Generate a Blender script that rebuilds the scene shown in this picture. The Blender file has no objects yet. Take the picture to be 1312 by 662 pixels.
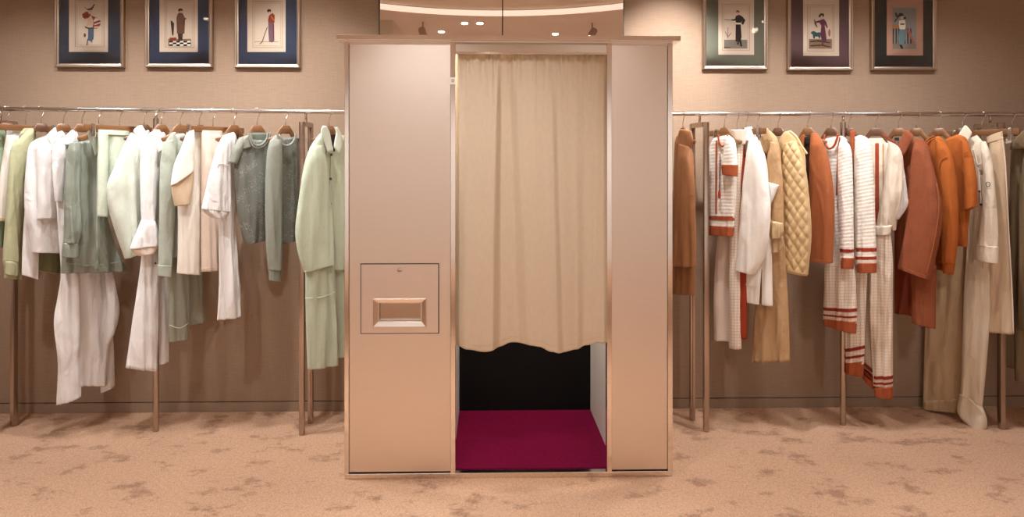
import bpy, bmesh, math, random
from mathutils import Vector, Matrix, noise
PI = math.pi
S = bpy.context.scene
COL = S.collection
random.seed(7)

# ------------------------------------------------------------------ camera
F = 780.0                       # focal length in pixels of a 1312 wide frame
YAW = math.radians(1.1)
CAMZ, CAMY = 1.416, -2.786
FWD = Vector((math.sin(YAW), math.cos(YAW), 0)); RGT = Vector((math.cos(YAW), -math.sin(YAW), 0)); UP = Vector((0, 0, 1))
EYE = Vector((0, CAMY, CAMZ))
WALL = 0.777                    # back wall plane
RAILY = 0.53
cd = bpy.data.cameras.new('camera'); cam = bpy.data.objects.new('camera', cd); COL.objects.link(cam)
cam.location = EYE; cam.rotation_euler = (PI/2, 0, -YAW)
cd.sensor_fit = 'HORIZONTAL'; cd.sensor_width = 36; cd.lens = 36*F/1312
cd.shift_x = 15/1312; cd.shift_y = -116/1312; cd.clip_start = .05
S.camera = cam

def ray(x, y): return FWD + RGT*((x-641)/F) + UP*((215-y)/F)
def on(x, y, p, n):
    d = ray(x, y); return EYE + d*((p-EYE).dot(n)/d.dot(n))
def at(x, y, Y=0.0): return on(x, y, Vector((0, Y, 0)), Vector((0, 1, 0)))

# ------------------------------------------------------------------ materials
def lin(c):
    return tuple(((v/255)/12.92 if v/255 <= .04045 else ((v/255+.055)/1.055)**2.4) for v in c)
def newmat(name):
    m = bpy.data.materials.new(name); m.use_nodes = True
    return m, m.node_tree, m.node_tree.nodes['Principled BSDF']
def N(nt, t, **kw):
    n = nt.nodes.new(t)
    for k, v in kw.items():
        if k in n.inputs: n.inputs[k].default_value = v
        else: setattr(n, k, v)
    return n
def mth(nt, op, a, b=None, c=None):
    n = nt.nodes.new('ShaderNodeMath'); n.operation = op
    for i, v in enumerate((a, b, c)):
        if v is None: continue
        if hasattr(v, 'links'): nt.links.new(v, n.inputs[i])
        else: n.inputs[i].default_value = v
    return n.outputs[0]
def mixc(nt, fac, a, b):
    n = nt.nodes.new('ShaderNodeMix'); n.data_type = 'RGBA'
    for s, v in ((n.inputs[0], fac), (n.inputs[6], a), (n.inputs[7], b)):
        if hasattr(v, 'links'): nt.links.new(v, s)
        else: s.default_value = v if isinstance(v, (int, float)) else (*v, 1)
    return n.outputs[2]
def plain(name, rgb, rough=.5, metal=0, spec=.5):
    m, nt, b = newmat(name)
    b.inputs['Base Color'].default_value = (*lin(rgb), 1); b.inputs['Roughness'].default_value = rough
    b.inputs['Metallic'].default_value = metal; b.inputs['Specular IOR Level'].default_value = spec
    return m
def fabric(name, rgb, rough=.9, weave=700, bump=.25, sheen=.25, sheer=0, pattern=None, rgb2=None, spec=.25, mottle=.08, stretch=1, crease=None):
    if crease is None: crease = .5 if name.split('_')[0] in ('white', 'sage', 'satin', 'stone', 'mint', 'beige') and 'coating' not in name and 'melton' not in name and 'ribs' not in name and 'flannel' not in name and 'tweed' not in name else .22
    m, nt, b = newmat(name)
    uv = nt.nodes.new('ShaderNodeUVMap').outputs[0]
    c = lin(rgb)
    mp = N(nt, 'ShaderNodeMapping'); mp.inputs['Scale'].default_value = (1, stretch, 1)
    nt.links.new(uv, mp.inputs['Vector'])
    n1 = N(nt, 'ShaderNodeTexNoise', Scale=weave, Detail=2.0); nt.links.new(mp.outputs[0], n1.inputs['Vector'])
    n2 = N(nt, 'ShaderNodeTexNoise', Scale=60.0, Detail=3.0); nt.links.new(mp.outputs[0], n2.inputs['Vector'])
    f = mth(nt, 'MULTIPLY_ADD', n2.outputs[0], .5, mth(nt, 'MULTIPLY', n1.outputs[0], .5))
    col = mixc(nt, f, tuple(v*(1-mottle*2) for v in c), tuple(min(.95, v*(1+mottle*1.4)) for v in c))
    h = n1.outputs[0]
    sep = nt.nodes.new('ShaderNodeSeparateXYZ'); nt.links.new(uv, sep.inputs[0]); U, V = sep.outputs[0], sep.outputs[1]
    if pattern == 'gingham':      # thin checks
        p = .016
        lu = mth(nt, 'LESS_THAN', mth(nt, 'FRACT', mth(nt, 'DIVIDE', U, p)), .16)
        lv = mth(nt, 'LESS_THAN', mth(nt, 'FRACT', mth(nt, 'DIVIDE', V, p)), .16)
        col = mixc(nt, mth(nt, 'MULTIPLY', mth(nt, 'MAXIMUM', lu, lv), .5), col, lin(rgb2))
    if pattern == 'ribs':         # raised horizontal knit rows with a faint tint in the grooves
        fr = mth(nt, 'SINE', mth(nt, 'MULTIPLY', V, 2*PI/.019))
        h = mth(nt, 'MULTIPLY_ADD', fr, 1.6, mth(nt, 'MULTIPLY', h, .6))
        col = mixc(nt, mth(nt, 'MULTIPLY', mth(nt, 'LESS_THAN', fr, -.55), .15), col, lin(rgb2))
    if pattern == 'rib_v':        # ribbed cuffs
        fr = mth(nt, 'SINE', mth(nt, 'MULTIPLY', U, 2*PI/.006)); h = mth(nt, 'MULTIPLY_ADD', fr, .8, h)
    if pattern == 'stripes':
        fr = mth(nt, 'FRACT', mth(nt, 'DIVIDE', U, .062))
        col = mixc(nt, mth(nt, 'LESS_THAN', fr, .30), col, lin(rgb2))
        col = mixc(nt, mth(nt, 'MULTIPLY', mth(nt, 'GREATER_THAN', fr, .55), mth(nt, 'LESS_THAN', fr, .68)), col, lin((196, 160, 130)))
    if pattern == 'beads':
        vo = N(nt, 'ShaderNodeTexVoronoi', Scale=190.0); nt.links.new(uv, vo.inputs['Vector'])
        bd = mth(nt, 'LESS_THAN', vo.outputs['Distance'], .28); h = mth(nt, 'MULTIPLY_ADD', bd, 3.0, h)
        wide = N(nt, 'ShaderNodeTexNoise', Scale=16.0, Detail=2.0); nt.links.new(uv, wide.inputs['Vector'])
        col = mixc(nt, mth(nt, 'MULTIPLY', mth(nt, 'MULTIPLY', bd, .6), mth(nt, 'GREATER_THAN', wide.outputs[0], .5)), col, lin((226, 228, 218)))
    nt.links.new(col, b.inputs['Base Color'])
    b.inputs['Roughness'].default_value = rough; b.inputs['Specular IOR Level'].default_value = spec
    b.inputs['Sheen Weight'].default_value = sheen; b.inputs['Sheen Roughness'].default_value = .5
    b.inputs['Sheen Tint'].default_value = (*c, 1)
    mp3 = N(nt, 'ShaderNodeMapping'); mp3.inputs['Scale'].default_value = (1, .45, 1); mp3.inputs['Rotation'].default_value = (0, 0, .25); nt.links.new(uv, mp3.inputs['Vector'])
    n3 = N(nt, 'ShaderNodeTexNoise', Scale=15.0, Detail=5.0, Roughness=.55, Distortion=.6); nt.links.new(mp3.outputs[0], n3.inputs['Vector'])
    bc = N(nt, 'ShaderNodeBump', Strength=crease, Distance=.03); nt.links.new(n3.outputs[0], bc.inputs['Height'])
    bp = N(nt, 'ShaderNodeBump', Strength=bump, Distance=.002); nt.links.new(h, bp.inputs['Height']); nt.links.new(bc.outputs[0], bp.inputs['Normal']); nt.links.new(bp.outputs[0], b.inputs['Normal'])
    if sheer:
        out = nt.nodes['Material Output']; tr = nt.nodes.new('ShaderNodeBsdfTransparent'); mx = nt.nodes.new('ShaderNodeMixShader')
        mx.inputs[0].default_value = sheer
        nt.links.new(b.outputs[0], mx.inputs[1]); nt.links.new(tr.outputs[0], mx.inputs[2]); nt.links.new(mx.outputs[0], out.inputs['Surface'])
    return m

M = {}
def fb(key, *a, **k): M[key] = fabric(key, *a, **k)
fb('white_cotton', (232, 229, 226), bump=.15, mottle=.03)
fb('ivory_wool', (238, 231, 218), bump=.35, weave=420, mottle=.05)
fb('cream_twill', (226, 207, 190), bump=.2, mottle=.04)
fb('tan_lining', (214, 190, 160), mottle=.05)
fb('mint_shirt', (160, 180, 148), mottle=.06)
fb('sage_jersey', (182, 182, 146), bump=.3, mottle=.07)
fb('sage_rib', (176, 176, 140), pattern='rib_v', bump=.5)
fb('olive_knit', (124, 118, 84), bump=.4)
fb('sage_satin', (145, 152, 138), rough=.3, spec=.6, bump=.06, sheen=.1, sheer=.10, mottle=.05)
fb('sage_cloth', (172, 178, 164), rough=.7, bump=.15)
fb('sage_voile', (166, 168, 150), rough=.6, bump=.1, sheer=.34)
fb('mint_tweed', (214, 222, 202), bump=.8, weave=330, mottle=.12)
fb('mint_coating', (213, 220, 205), bump=.6, weave=420, mottle=.08)
fb('mint_melton', (192, 201, 178), bump=.6, weave=420, mottle=.08)
fb('grey_beaded', (120, 122, 113), pattern='beads', rough=.65, bump=.6, sheer=0)
fb('grey_jersey', (146, 150, 138), bump=.35, weave=450, mottle=.1)
fb('grey_dark', (108, 114, 102), bump=.35, weave=450, mottle=.1)
fb('grey_rib', (140, 147, 134), pattern='rib_v', bump=.5)
fb('caramel_leather', (150, 100, 62), rough=.48, spec=.45, bump=.2, weave=260, sheen=.05)
fb('white_ribs', (240, 233, 222), pattern='ribs', rgb2=(196, 170, 146), bump=.16, mottle=.03)
fb('gingham', (234, 222, 206), pattern='gingham', rgb2=(190, 140, 105), bump=.15, mottle=.03)
fb('rust_knit', (164, 84, 50), bump=.4, weave=420, mottle=.1)
fb('rust_red', (158, 60, 36), bump=.25, mottle=.06)
fb('dark_red', (140, 44, 32), bump=.25, mottle=.06)
fb('rust_wool', (160, 92, 54), bump=.6, weave=420, mottle=.12, stretch=2.2)
fb('cinnamon_wool', (146, 82, 54), bump=.7, weave=380, mottle=.16, stretch=2.0)
fb('cinnamon_lining', (122, 52, 24), rough=.5, mottle=.06)
fb('brown_lining', (52, 30, 22), rough=.5)
fb('orange_knit', (172, 94, 40), bump=.4, weave=520, mottle=.08)
fb('orange_rib', (164, 88, 37), pattern='rib_v', bump=.5)
fb('white_flannel', (240, 234, 224), bump=.5, weave=380, mottle=.06)
fb('beige_gabardine', (184, 148, 108), rough=.7, bump=.12, mottle=.04)
fb('beige_satin', (188, 160, 118), rough=.36, spec=.6, bump=.05)
fb('gold_quilting', (202, 172, 126), rough=.5, spec=.4, bump=.1, mottle=.04)
fb('satin_stripe', (236, 224, 206), rough=.42, spec=.5, pattern='stripes', rgb2=(160, 66, 34), bump=.05, mottle=.02)
fb('satin_cream', (232, 219, 200), rough=.4, spec=.5, bump=.05, mottle=.02)
fb('satin_check', (232, 219, 200), rough=.45, spec=.5, pattern='gingham', rgb2=(196, 150, 118), bump=.05, mottle=.02)
fb('stone_cotton', (226, 212, 190), bump=.2, mottle=.04)
fb('stone_trouser', (194, 168, 134), bump=.3, weave=500, mottle=.08, stretch=.3)
fb('sand_twill', (204, 180, 150), bump=.2, mottle=.04)
fb('khaki_canvas', (130, 112, 86), bump=.35, mottle=.08)
fb('curtain_cloth', (213, 195, 169), crease=.06, bump=.5, weave=300, mottle=.07, stretch=.5, sheen=.15)

def wood(name, a, b_):
    m, nt, b = newmat(name)
    tc = nt.nodes.new('ShaderNodeTexCoord'); mp = N(nt, 'ShaderNodeMapping'); mp.inputs['Scale'].default_value = (5, 60, 60)
    nt.links.new(tc.outputs['Object'], mp.inputs['Vector'])
    n = N(nt, 'ShaderNodeTexNoise', Scale=1.0, Detail=4.0); nt.links.new(mp.outputs[0], n.inputs['Vector'])
    nt.links.new(mixc(nt, n.outputs[0], lin(a), lin(b_)), b.inputs['Base Color'])
    b.inputs['Roughness'].default_value = .38; b.inputs['Coat Weight'].default_value = .25; b.inputs['Coat Roughness'].default_value = .2
    return m
M['honey_wood'] = wood('honey_wood', (92, 58, 32), (140, 96, 58))
M['walnut_wood'] = wood('walnut_wood', (74, 46, 31), (112, 76, 52))
M['chrome'] = plain('chrome', (205, 200, 195), .18, 1)
M['rack_steel'] = plain('rack_steel', (184, 170, 158), .2, 1)
M['dark_metal'] = plain('dark_metal', (90, 80, 74), .35, 1)
M['mirror_glass'] = plain('mirror_glass', (235, 228, 222), .01, 1)
M['seam_black'] = plain('seam_black', (40, 34, 30), .6)
M['black_panel'] = plain('black_panel', (9, 8, 8), .7, 0, .2)
M['white_laminate'] = plain('white_laminate', (222, 220, 216), .4)
M['button_dark'] = plain('button_dark', (70, 72, 58), .35)
M['button_pale'] = plain('button_pale', (226, 220, 204), .3)
M['label_black'] = plain('label_black', (24, 20, 18), .6)
M['badge_white'] = plain('badge_white', (236, 228, 218), .4)
M['cord_brown'] = plain('cord_brown', (88, 40, 24), .7)
M['paper'] = plain('paper', (226, 206, 184), .8, 0, .2)
M['pink_paper'] = plain('pink_paper', (204, 158, 136), .8, 0, .2)
M['paper_edge'] = plain('paper_edge', (190, 160, 134), .8, 0, .2)
def emis(name, rgb, s):
    m, nt, b = newmat(name)
    b.inputs['Base Color'].default_value = (*lin(rgb), 1); b.inputs['Emission Color'].default_value = (*lin(rgb), 1); b.inputs['Emission Strength'].default_value = s
    return m
M['lamp_glow'] = emis('lamp_glow', (255, 232, 205), 14)
M['cove_glow'] = emis('cove_glow', (255, 238, 222), .9)

def brushed(name, rgb, rough, bump, aniso):
    m, nt, b = newmat(name)
    tc = nt.nodes.new('ShaderNodeTexCoord'); mp = N(nt, 'ShaderNodeMapping'); mp.inputs['Scale'].default_value = (3, 3, 420)
    nt.links.new(tc.outputs['Object'], mp.inputs['Vector'])
    n = N(nt, 'ShaderNodeTexNoise', Scale=1.0, Detail=5.0, Roughness=.7); nt.links.new(mp.outputs[0], n.inputs['Vector'])
    mp2 = N(nt, 'ShaderNodeMapping'); mp2.inputs['Scale'].default_value = (300, 300, 300); nt.links.new(tc.outputs['Object'], mp2.inputs['Vector'])
    n2 = N(nt, 'ShaderNodeTexNoise', Scale=1.0, Detail=2.0); nt.links.new(mp2.outputs[0], n2.inputs['Vector'])
    c = lin(rgb)
    f = mth(nt, 'MULTIPLY_ADD', n.outputs[0], .7, mth(nt, 'MULTIPLY', n2.outputs[0], .3))
    nt.links.new(mixc(nt, f, tuple(v*.9 for v in c), tuple(min(1, v*1.08) for v in c)), b.inputs['Base Color'])
    b.inputs['Metallic'].default_value = 1
    nt.links.new(mth(nt, 'MULTIPLY_ADD', n.outputs[0], .12, rough-.06), b.inputs['Roughness'])
    b.inputs['Anisotropic'].default_value = aniso
    bp = N(nt, 'ShaderNodeBump', Strength=bump, Distance=.0006); nt.links.new(n.outputs[0], bp.inputs['Height']); nt.links.new(bp.outputs[0], b.inputs['Normal'])
    return m
M['brushed_steel'] = brushed('brushed_steel', (230, 218, 205), .46, .25, .4)
M['polished_steel'] = brushed('polished_steel', (232, 224, 215), .11, .02, .2)
M['frame_silver'] = brushed('frame_silver', (186, 170, 152), .34, .05, 0)

def wallmat():
    m, nt, b = newmat('grasscloth')
    tc = nt.nodes.new('ShaderNodeTexCoord'); cols = []
    for sc in ((14, 14, 420), (420, 420, 12)):
        mp = N(nt, 'ShaderNodeMapping'); mp.inputs['Scale'].default_value = sc; nt.links.new(tc.outputs['Object'], mp.inputs['Vector'])
        n = N(nt, 'ShaderNodeTexNoise', Scale=1.0, Detail=3.0); nt.links.new(mp.outputs[0], n.inputs['Vector']); cols.append(n.outputs[0])
    f = mth(nt, 'MULTIPLY_ADD', cols[0], .65, mth(nt, 'MULTIPLY', cols[1], .35))
    nt.links.new(mixc(nt, f, lin((124, 101, 83)), lin((171, 146, 123))), b.inputs['Base Color'])
    b.inputs['Roughness'].default_value = .85; b.inputs['Specular IOR Level'].default_value = .2
    bp = N(nt, 'ShaderNodeBump', Strength=.35, Distance=.002); nt.links.new(f, bp.inputs['Height']); nt.links.new(bp.outputs[0], b.inputs['Normal'])
    return m
M['grasscloth'] = wallmat()
def carpet(name, dark, lite, patch, rough=1, fine=520.):
    m, nt, b = newmat(name)
    tc = nt.nodes.new('ShaderNodeTexCoord')
    def nz(sc, d, r=.5, st=(1, 1, 1)):
        mp = N(nt, 'ShaderNodeMapping'); mp.inputs['Scale'].default_value = st; nt.links.new(tc.outputs['Object'], mp.inputs['Vector'])
        n = N(nt, 'ShaderNodeTexNoise', Scale=sc, Detail=d, Roughness=r); nt.links.new(mp.outputs[0], n.inputs['Vector']); return n.outputs[0]
    big = nz(5.0, 8., .66, (1, 1.5, 1)); mid = nz(150., 4., .7); fin = nz(fine, 2.)
    rmp = N(nt, 'ShaderNodeMapRange'); rmp.inputs[1].default_value = .365; rmp.inputs[2].default_value = .455; nt.links.new(big, rmp.inputs[0])
    m2 = N(nt, 'ShaderNodeMapRange'); m2.inputs[1].default_value = .36; m2.inputs[2].default_value = .62; nt.links.new(mid, m2.inputs[0])
    f = mth(nt, 'ADD', mth(nt, 'MULTIPLY', rmp.outputs[0], patch), mth(nt, 'MULTIPLY', m2.outputs[0], 1-patch))
    soft = nz(1.7, 3., .5); gr = nz(58., 3., .65)
    m3 = N(nt, 'ShaderNodeMapRange'); m3.inputs[1].default_value = .36; m3.inputs[2].default_value = .62; nt.links.new(gr, m3.inputs[0])
    f = mth(nt, 'ADD', mth(nt, 'MULTIPLY', f, .70), mth(nt, 'ADD', mth(nt, 'MULTIPLY', m3.outputs[0], .13), mth(nt, 'MULTIPLY', soft, .24)))
    nt.links.new(mixc(nt, f, lin(dark), lin(lite)), b.inputs['Base Color'])
    b.inputs['Roughness'].default_value = 1; b.inputs['Specular IOR Level'].default_value = .1
    b.inputs['Sheen Weight'].default_value = .3; b.inputs['Sheen Tint'].default_value = (*lin(lite), 1)
    hh = mth(nt, 'MULTIPLY_ADD', mid, 1.2, mth(nt, 'MULTIPLY_ADD', rmp.outputs[0], .9, mth(nt, 'MULTIPLY', fin, .7)))
    bp = N(nt, 'ShaderNodeBump', Strength=.7, Distance=.008); nt.links.new(hh, bp.inputs['Height']); nt.links.new(bp.outputs[0], b.inputs['Normal'])
    return m
M['tan_carpet'] = carpet('tan_carpet', (100, 63, 44), (234, 191, 158), .48)
M['crimson_carpet'] = carpet('crimson_carpet', (84, 4, 36), (122, 12, 58), .2)
M['ceiling_paint'] = plain('ceiling_paint', (234, 220, 204), .9, 0, .1)
M['raft_paint'] = plain('raft_paint', (232, 218, 204), .8, 0, .2)
def glassmat():
    m, nt, b = newmat('picture_glass'); out = nt.nodes['Material Output']
    g = nt.nodes.new('ShaderNodeBsdfGlossy'); g.inputs['Roughness'].default_value = .03
    t = nt.nodes.new('ShaderNodeBsdfTransparent'); fr = nt.nodes.new('ShaderNodeFresnel'); fr.inputs[0].default_value = 1.45
    mx = nt.nodes.new('ShaderNodeMixShader'); nt.links.new(fr.outputs[0], mx.inputs[0]); nt.links.new(t.outputs[0], mx.inputs[1]); nt.links.new(g.outputs[0], mx.inputs[2])
    nt.links.new(mx.outputs[0], out.inputs['Surface']); nt.nodes.remove(b); return m
M['picture_glass'] = glassmat()

# ------------------------------------------------------------------ object helpers
def obj(name, bm, mats, parent=None, smooth=False, org=None):
    me = bpy.data.meshes.new(name)
    o0 = org if org is not None else (parent.location if parent else Vector())
    if parent is not None and parent.type == 'MESH' and org is None: o0 = Vector(parent['org'])
    bmesh.ops.translate(bm, verts=bm.verts, vec=-Vector(o0))
    bmesh.ops.recalc_face_normals(bm, faces=bm.faces)
    bm.to_mesh(me); bm.free()
    for m in (mats if isinstance(mats, (list, tuple)) else [mats]): me.materials.append(M[m])
    if smooth:
        for p in me.polygons: p.use_smooth = True
        if smooth == 'auto':
            try: me.set_sharp_from_angle(angle=math.radians(38))
            except Exception: pass
    o = bpy.data.objects.new(name, me); COL.objects.link(o)
    if parent is not None:
        o.parent = parent
    else: o.location = o0
    return o
def sub(name, bm, mats, root, parent, smooth=False):       # a sub-part: built in the thing's space, parent sits at identity there
    o = obj(name, bm, mats, None, smooth, org=root.location); o.location = (0, 0, 0); o.parent = parent
    return o
def thing(name, label, cat, loc=(0, 0, 0), group=None):
    o = bpy.data.objects.new(name, None); COL.objects.link(o); o.location = loc; o.empty_display_size = .05
    o['label'] = label; o['category'] = cat
    if group: o['group'] = group
    return o
def structure(name, bm, mats, smooth=False, parent=None):
    o = obj(name, bm, mats, parent, smooth)
    if parent is None: o['kind'] = 'structure'
    return o
def box(bm, a, b, bev=0, mat=0):
    a, b = Vector(a), Vector(b); c = (a+b)/2; s = b-a
    r = bmesh.ops.create_cube(bm, size=1, matrix=Matrix.Translation(c) @ Matrix.Diagonal((abs(s.x), abs(s.y), abs(s.z), 1)))
    fs = {f for v in r['verts'] for f in v.link_faces}
    for f in fs: f.material_index = mat
    if bev:
        es = list({e for v in r['verts'] for e in v.link_edges})
        bmesh.ops.bevel(bm, geom=es, offset=bev, segments=2, affect='EDGES', profile=.6)
    return r
def bx(*a, **k):
    bm = bmesh.new(); box(bm, *a, **k); return bm
def tube(bm, pts, r, seg=10, closed=False, cap=True, mat=0, flat=1.0):
    pts = [Vector(p) for p in pts]; n = len(pts); rings = []; prev = None
    for i, p in enumerate(pts):
        if closed: t = pts[(i+1) % n]-pts[i-1]
        else: t = pts[min(i+1, n-1)]-pts[max(i-1, 0)]
        t.normalize()
        if prev is None:
            a = Vector((0, 0, 1)) if abs(t.z) < .9 else Vector((1, 0, 0)); s = t.cross(a).normalized()
        else:
            s = (prev - t*prev.dot(t)).normalized()
        prev = s; q = t.cross(s); rr = r[i] if isinstance(r, (list, tuple)) else r
        rings.append([bm.verts.new(p + s*math.cos(2*PI*k/seg)*rr + q*math.sin(2*PI*k/seg)*rr*flat) for k in range(seg)])
    for i in range(n if closed else n-1):
        A, B = rings[i], rings[(i+1) % n]
        for k in range(seg):
            f = bm.faces.new((A[k], A[(k+1) % seg], B[(k+1) % seg], B[k])); f.material_index = mat
    if cap and not closed:
        for R in (rings[0][::-1], rings[-1]):
            f = bm.faces.new(R); f.material_index = mat
def lathe(bm, c, prof, seg=20, axis='Z'):
    c = Vector(c); rings = []
    for r, h in prof:
        ring = []
        for k in range(seg):
            a = 2*PI*k/seg
            v = Vector((r*math.cos(a), r*math.sin(a), h)) if axis == 'Z' else Vector((r*math.cos(a), h, r*math.sin(a)))
            ring.append(bm.verts.new(c+v))
        rings.append(ring)
    for A, B in zip(rings, rings[1:]):
        for k in range(seg): bm.faces.new((A[k], A[(k+1) % seg], B[(k+1) % seg], B[k]))
    bm.faces.new(rings[0][::-1]); bm.faces.new(rings[-1])
def cr(P, t):                                             # catmull-rom through the rows P (tuples), t in 0..len-1
    i = min(int(t), len(P)-2); f = t-i
    a, b, c, d = P[max(i-1, 0)], P[i], P[i+1], P[min(i+2, len(P)-1)]
    return tuple(.5*(2*b[k]+(c[k]-a[k])*f+(2*a[k]-5*b[k]+4*c[k]-d[k])*f*f+(3*b[k]-a[k]-3*c[k]+d[k])*f*f*f) for k in range(len(b)))

# ------------------------------------------------------------------ the room
fx0, fx1, fy0 = -4.6, 4.6, -6.2
bm = bmesh.new(); box(bm, (fx0, fy0, -.1), (fx1, WALL+.1, 0)); structure('floor', bm, 'tan_carpet')
bm = bmesh.new(); box(bm, (fx0, WALL, .062), (fx1, WALL+.1, 2.8)); structure('wall_back', bm, 'grasscloth')
bm = bmesh.new(); box(bm, (fx0, WALL+.006, .054), (fx1, WALL+.05, .064)); structure('trim_1', bm, 'seam_black')
bm = bmesh.new(); box(bm, (fx0, WALL, 0), (fx1, WALL+.06, .056), bev=.001); structure('baseboard_back', bm, 'grasscloth')
M['pale_plaster'] = plain('pale_plaster', (234, 230, 226), .9, 0, .1)
for nm, a, b in (('wall_left', (fx0-.1, fy0, 0), (fx0, WALL+.1, 2.8)), ('wall_right', (fx1, fy0, 0), (fx1+.1, WALL+.1, 2.8)), ('wall_front', (fx0, fy0-.1, 0), (fx1, fy0, 2.8))):
    structure(nm, bx(a, b), 'pale_plaster')
structure('ceiling', bx((fx0-.1, fy0-.1, 2.80), (fx1+.1, WALL+.1, 2.9)), 'ceiling_paint')
# lowered part of the ceiling with a curved luminous edge, seen in the mirror
bm = bmesh.new(); cc = Vector((.06, 1.30)); Rr = 2.32; top, bot = 2.795, 2.745
ang = [PI+PI*k/72 for k in range(73)]
inn = [(cc.x+Rr*math.cos(a), min(WALL-.01, cc.y+Rr*math.sin(a))) for a in ang]
far = []
for a in ang:
    x, y = math.cos(a), math.sin(a)
    far.append((max(fx0, min(fx1, cc.x+7*x*1.0)), max(fy0, min(WALL-.01, cc.y+9*y))))
rb = [[bm.verts.new((p[0], p[1], z)) for p in L] for L, z in ((inn, top), (inn, bot), (far, bot), (far, top))]
for k in range(72):
    for j in range(4):
        f = bm.faces.new((rb[j][k], rb[j][k+1], rb[(j+1) % 4][k+1], rb[(j+1) % 4][k])); f.material_index = 1 if j == 0 else 0
raft = structure('trim_2', bm, ['raft_paint', 'cove_glow'])
# a bulkhead hung under the lowered ceiling, mirrored at the left
structure('trim_3', bx((-1.75, -1.75, 2.60), (-.86, -1.18, 2.744)), 'ceiling_paint')

# wall mirror: two panes meeting in a thin dark seam
for nm, xa, xb, lab in (('mirror_panel', 487, 643.2, 'left pane of the wall mirror above the metal photo booth'), ('mirror_panel', 644.6, 798.5, 'right pane of the wall mirror above the metal photo booth')):
    a, b = at(xa, 60, WALL-.012), at(xb, 60, WALL-.012)
    t = thing(nm, lab, 'mirror', (a.x, WALL-.012, 1.9), 'mirror panes above the photo booth')
    obj('mirror_glass', bx((a.x, WALL-.012, 1.9), (b.x, WALL-.004, 2.75)), 'mirror_glass', t)
    obj('backing', bx((a.x-.006, WALL-.004, 1.9), (b.x+.003, WALL+.001, 2.75)), 'seam_black', t)
    if xa < 500: obj('edge_strip', bx((a.x-.009, WALL-.016, 1.9), (a.x, WALL-.001, 2.75)), 'dark_metal', t)
    else: obj('edge_strip', bx((b.x, WALL-.016, 1.9), (b.x+.006, WALL-.001, 2.75)), 'dark_metal', t)

# ------------------------------------------------------------------ lamps
def spot(name, loc, aim, power, angle, blend, col=(.985, .985, 1), size=.03, parent=None):
    l = bpy.data.lights.new(name, 'SPOT'); l.energy = power; l.spot_size = math.radians(angle); l.spot_blend = blend; l.color = col; l.shadow_soft_size = size
    o = bpy.data.objects.new(name, l); COL.objects.link(o); o.location = loc
    o.rotation_euler = (Vector(aim)-Vector(loc)).to_track_quat('-Z', 'Y').to_euler()
    return o
def can_light(x, y, aim, power, angle, lab, z=2.745, blend=1., size=.025):
    t = thing('ceiling_spotlight', lab, 'spotlight', (x, y, z), 'ceiling spotlights')
    head = Vector((x, y, z-.10)); d = (Vector(aim)-head).normalized()
    rot = Vector((0, 0, -1)).rotation_difference(d).to_matrix().to_4x4()
    bm = bmesh.new(); lathe(bm, (0, 0, 0), [(.010, .0), (.034, .0), (.034, -.115), (.028, -.115), (.028, -.10)], 20)
    bmesh.ops.transform(bm, matrix=Matrix.Translation(head - d*.05) @ rot, verts=bm.verts); h = obj('lamp_head', bm, 'rack_steel', t, 'auto')
    bm = bmesh.new(); lathe(bm, (0, 0, 0), [(.012, -.105), (.027, -.105), (.027, -.101), (.012, -.101)], 20)
    bmesh.ops.transform(bm, matrix=Matrix.Translation(head - d*.05) @ rot, verts=bm.verts); obj('lens', bm, 'lamp_glow', t)
    bm = bmesh.new(); tube(bm, [(x, y, z), (x, y, z-.07)], .008); obj('stem', bm, 'rack_steel', t)
    spot('spot_lamp', head + d*.075, aim, power, angle, blend, size=size)
def downlight(x, y, power, angle, lab, z=2.745, blend=1):
    t = thing('downlight', lab, 'downlight', (x, y, z), 'recessed downlights')
    bm = bmesh.new(); lathe(bm, (x, y, z), [(.030, -.0005), (.046, -.0005), (.046, -.004), (.030, -.004)], 24); obj('trim_ring', bm, 'rack_steel', t)
    bm = bmesh.new(); lathe(bm, (x, y, z), [(.001, -.0005), (.029, -.0005), (.029, -.009), (.001, -.010)], 24); obj('diffuser', bm, 'lamp_glow', t)
    spot('down_lamp', (x, y, z-.03), (x, y, 0), power, angle, blend, size=.03)
for i, (x, aimx, w) in enumerate(((-2.6, -2.5, 54), (-1.95, -1.9, 70), (-1.35, -1.3, 70), (-.9, -.9, 44), (1.0, 1.05, 66), (1.55, 1.5, 62), (2.1, 2.1, 54), (2.65, 2.7, 20))):
    can_light(x, .11, (aimx, .14, 0), w, 138, ('steel ceiling spotlight aimed at the left rack, %s from the booth' % ('fourth', 'third', 'second', 'first')[i]) if i < 4 else ('steel ceiling spotlight aimed at the right rack, %s from the booth' % ('first', 'second', 'third', 'fourth')[i-4]), z=2.80)
dl = [(-.22, -1.27, 'downlight of a pair mirrored over the booth, the left one'), (-.08, -1.27, 'downlight of a pair mirrored over the booth, the right one'), (-.46, -1.62, 'downlight mirrored just left of the pair'), (.66, -1.70, 'downlight mirrored right of the pane seam')]
for x, y, lab in dl: downlight(x, y, 74, 62, lab)
for i, (x, y) in enumerate(((-2.5, -1.15), (-1.35, -1.15), (1.45, -1.15), (2.5, -1.15), (0, -4.2), (-2.4, -4.6), (2.4, -4.6))):  # unseen grid of downlights added as fill for carpet and rear room
    downlight(x, y, (84, 90, 90, 84, 46, 46, 46)[i], 58 if i < 4 else 150, 'added fill downlight over the carpet, ' + ('far left', 'left of the camera', 'right of the camera', 'far right', 'behind the camera', 'rear left', 'rear right')[i])
can_light(1.12, .05, (1.04, WALL, 1.98), 95, 56, 'steel ceiling spotlight washing the wall right of the booth top', z=2.80, blend=1)
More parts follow.
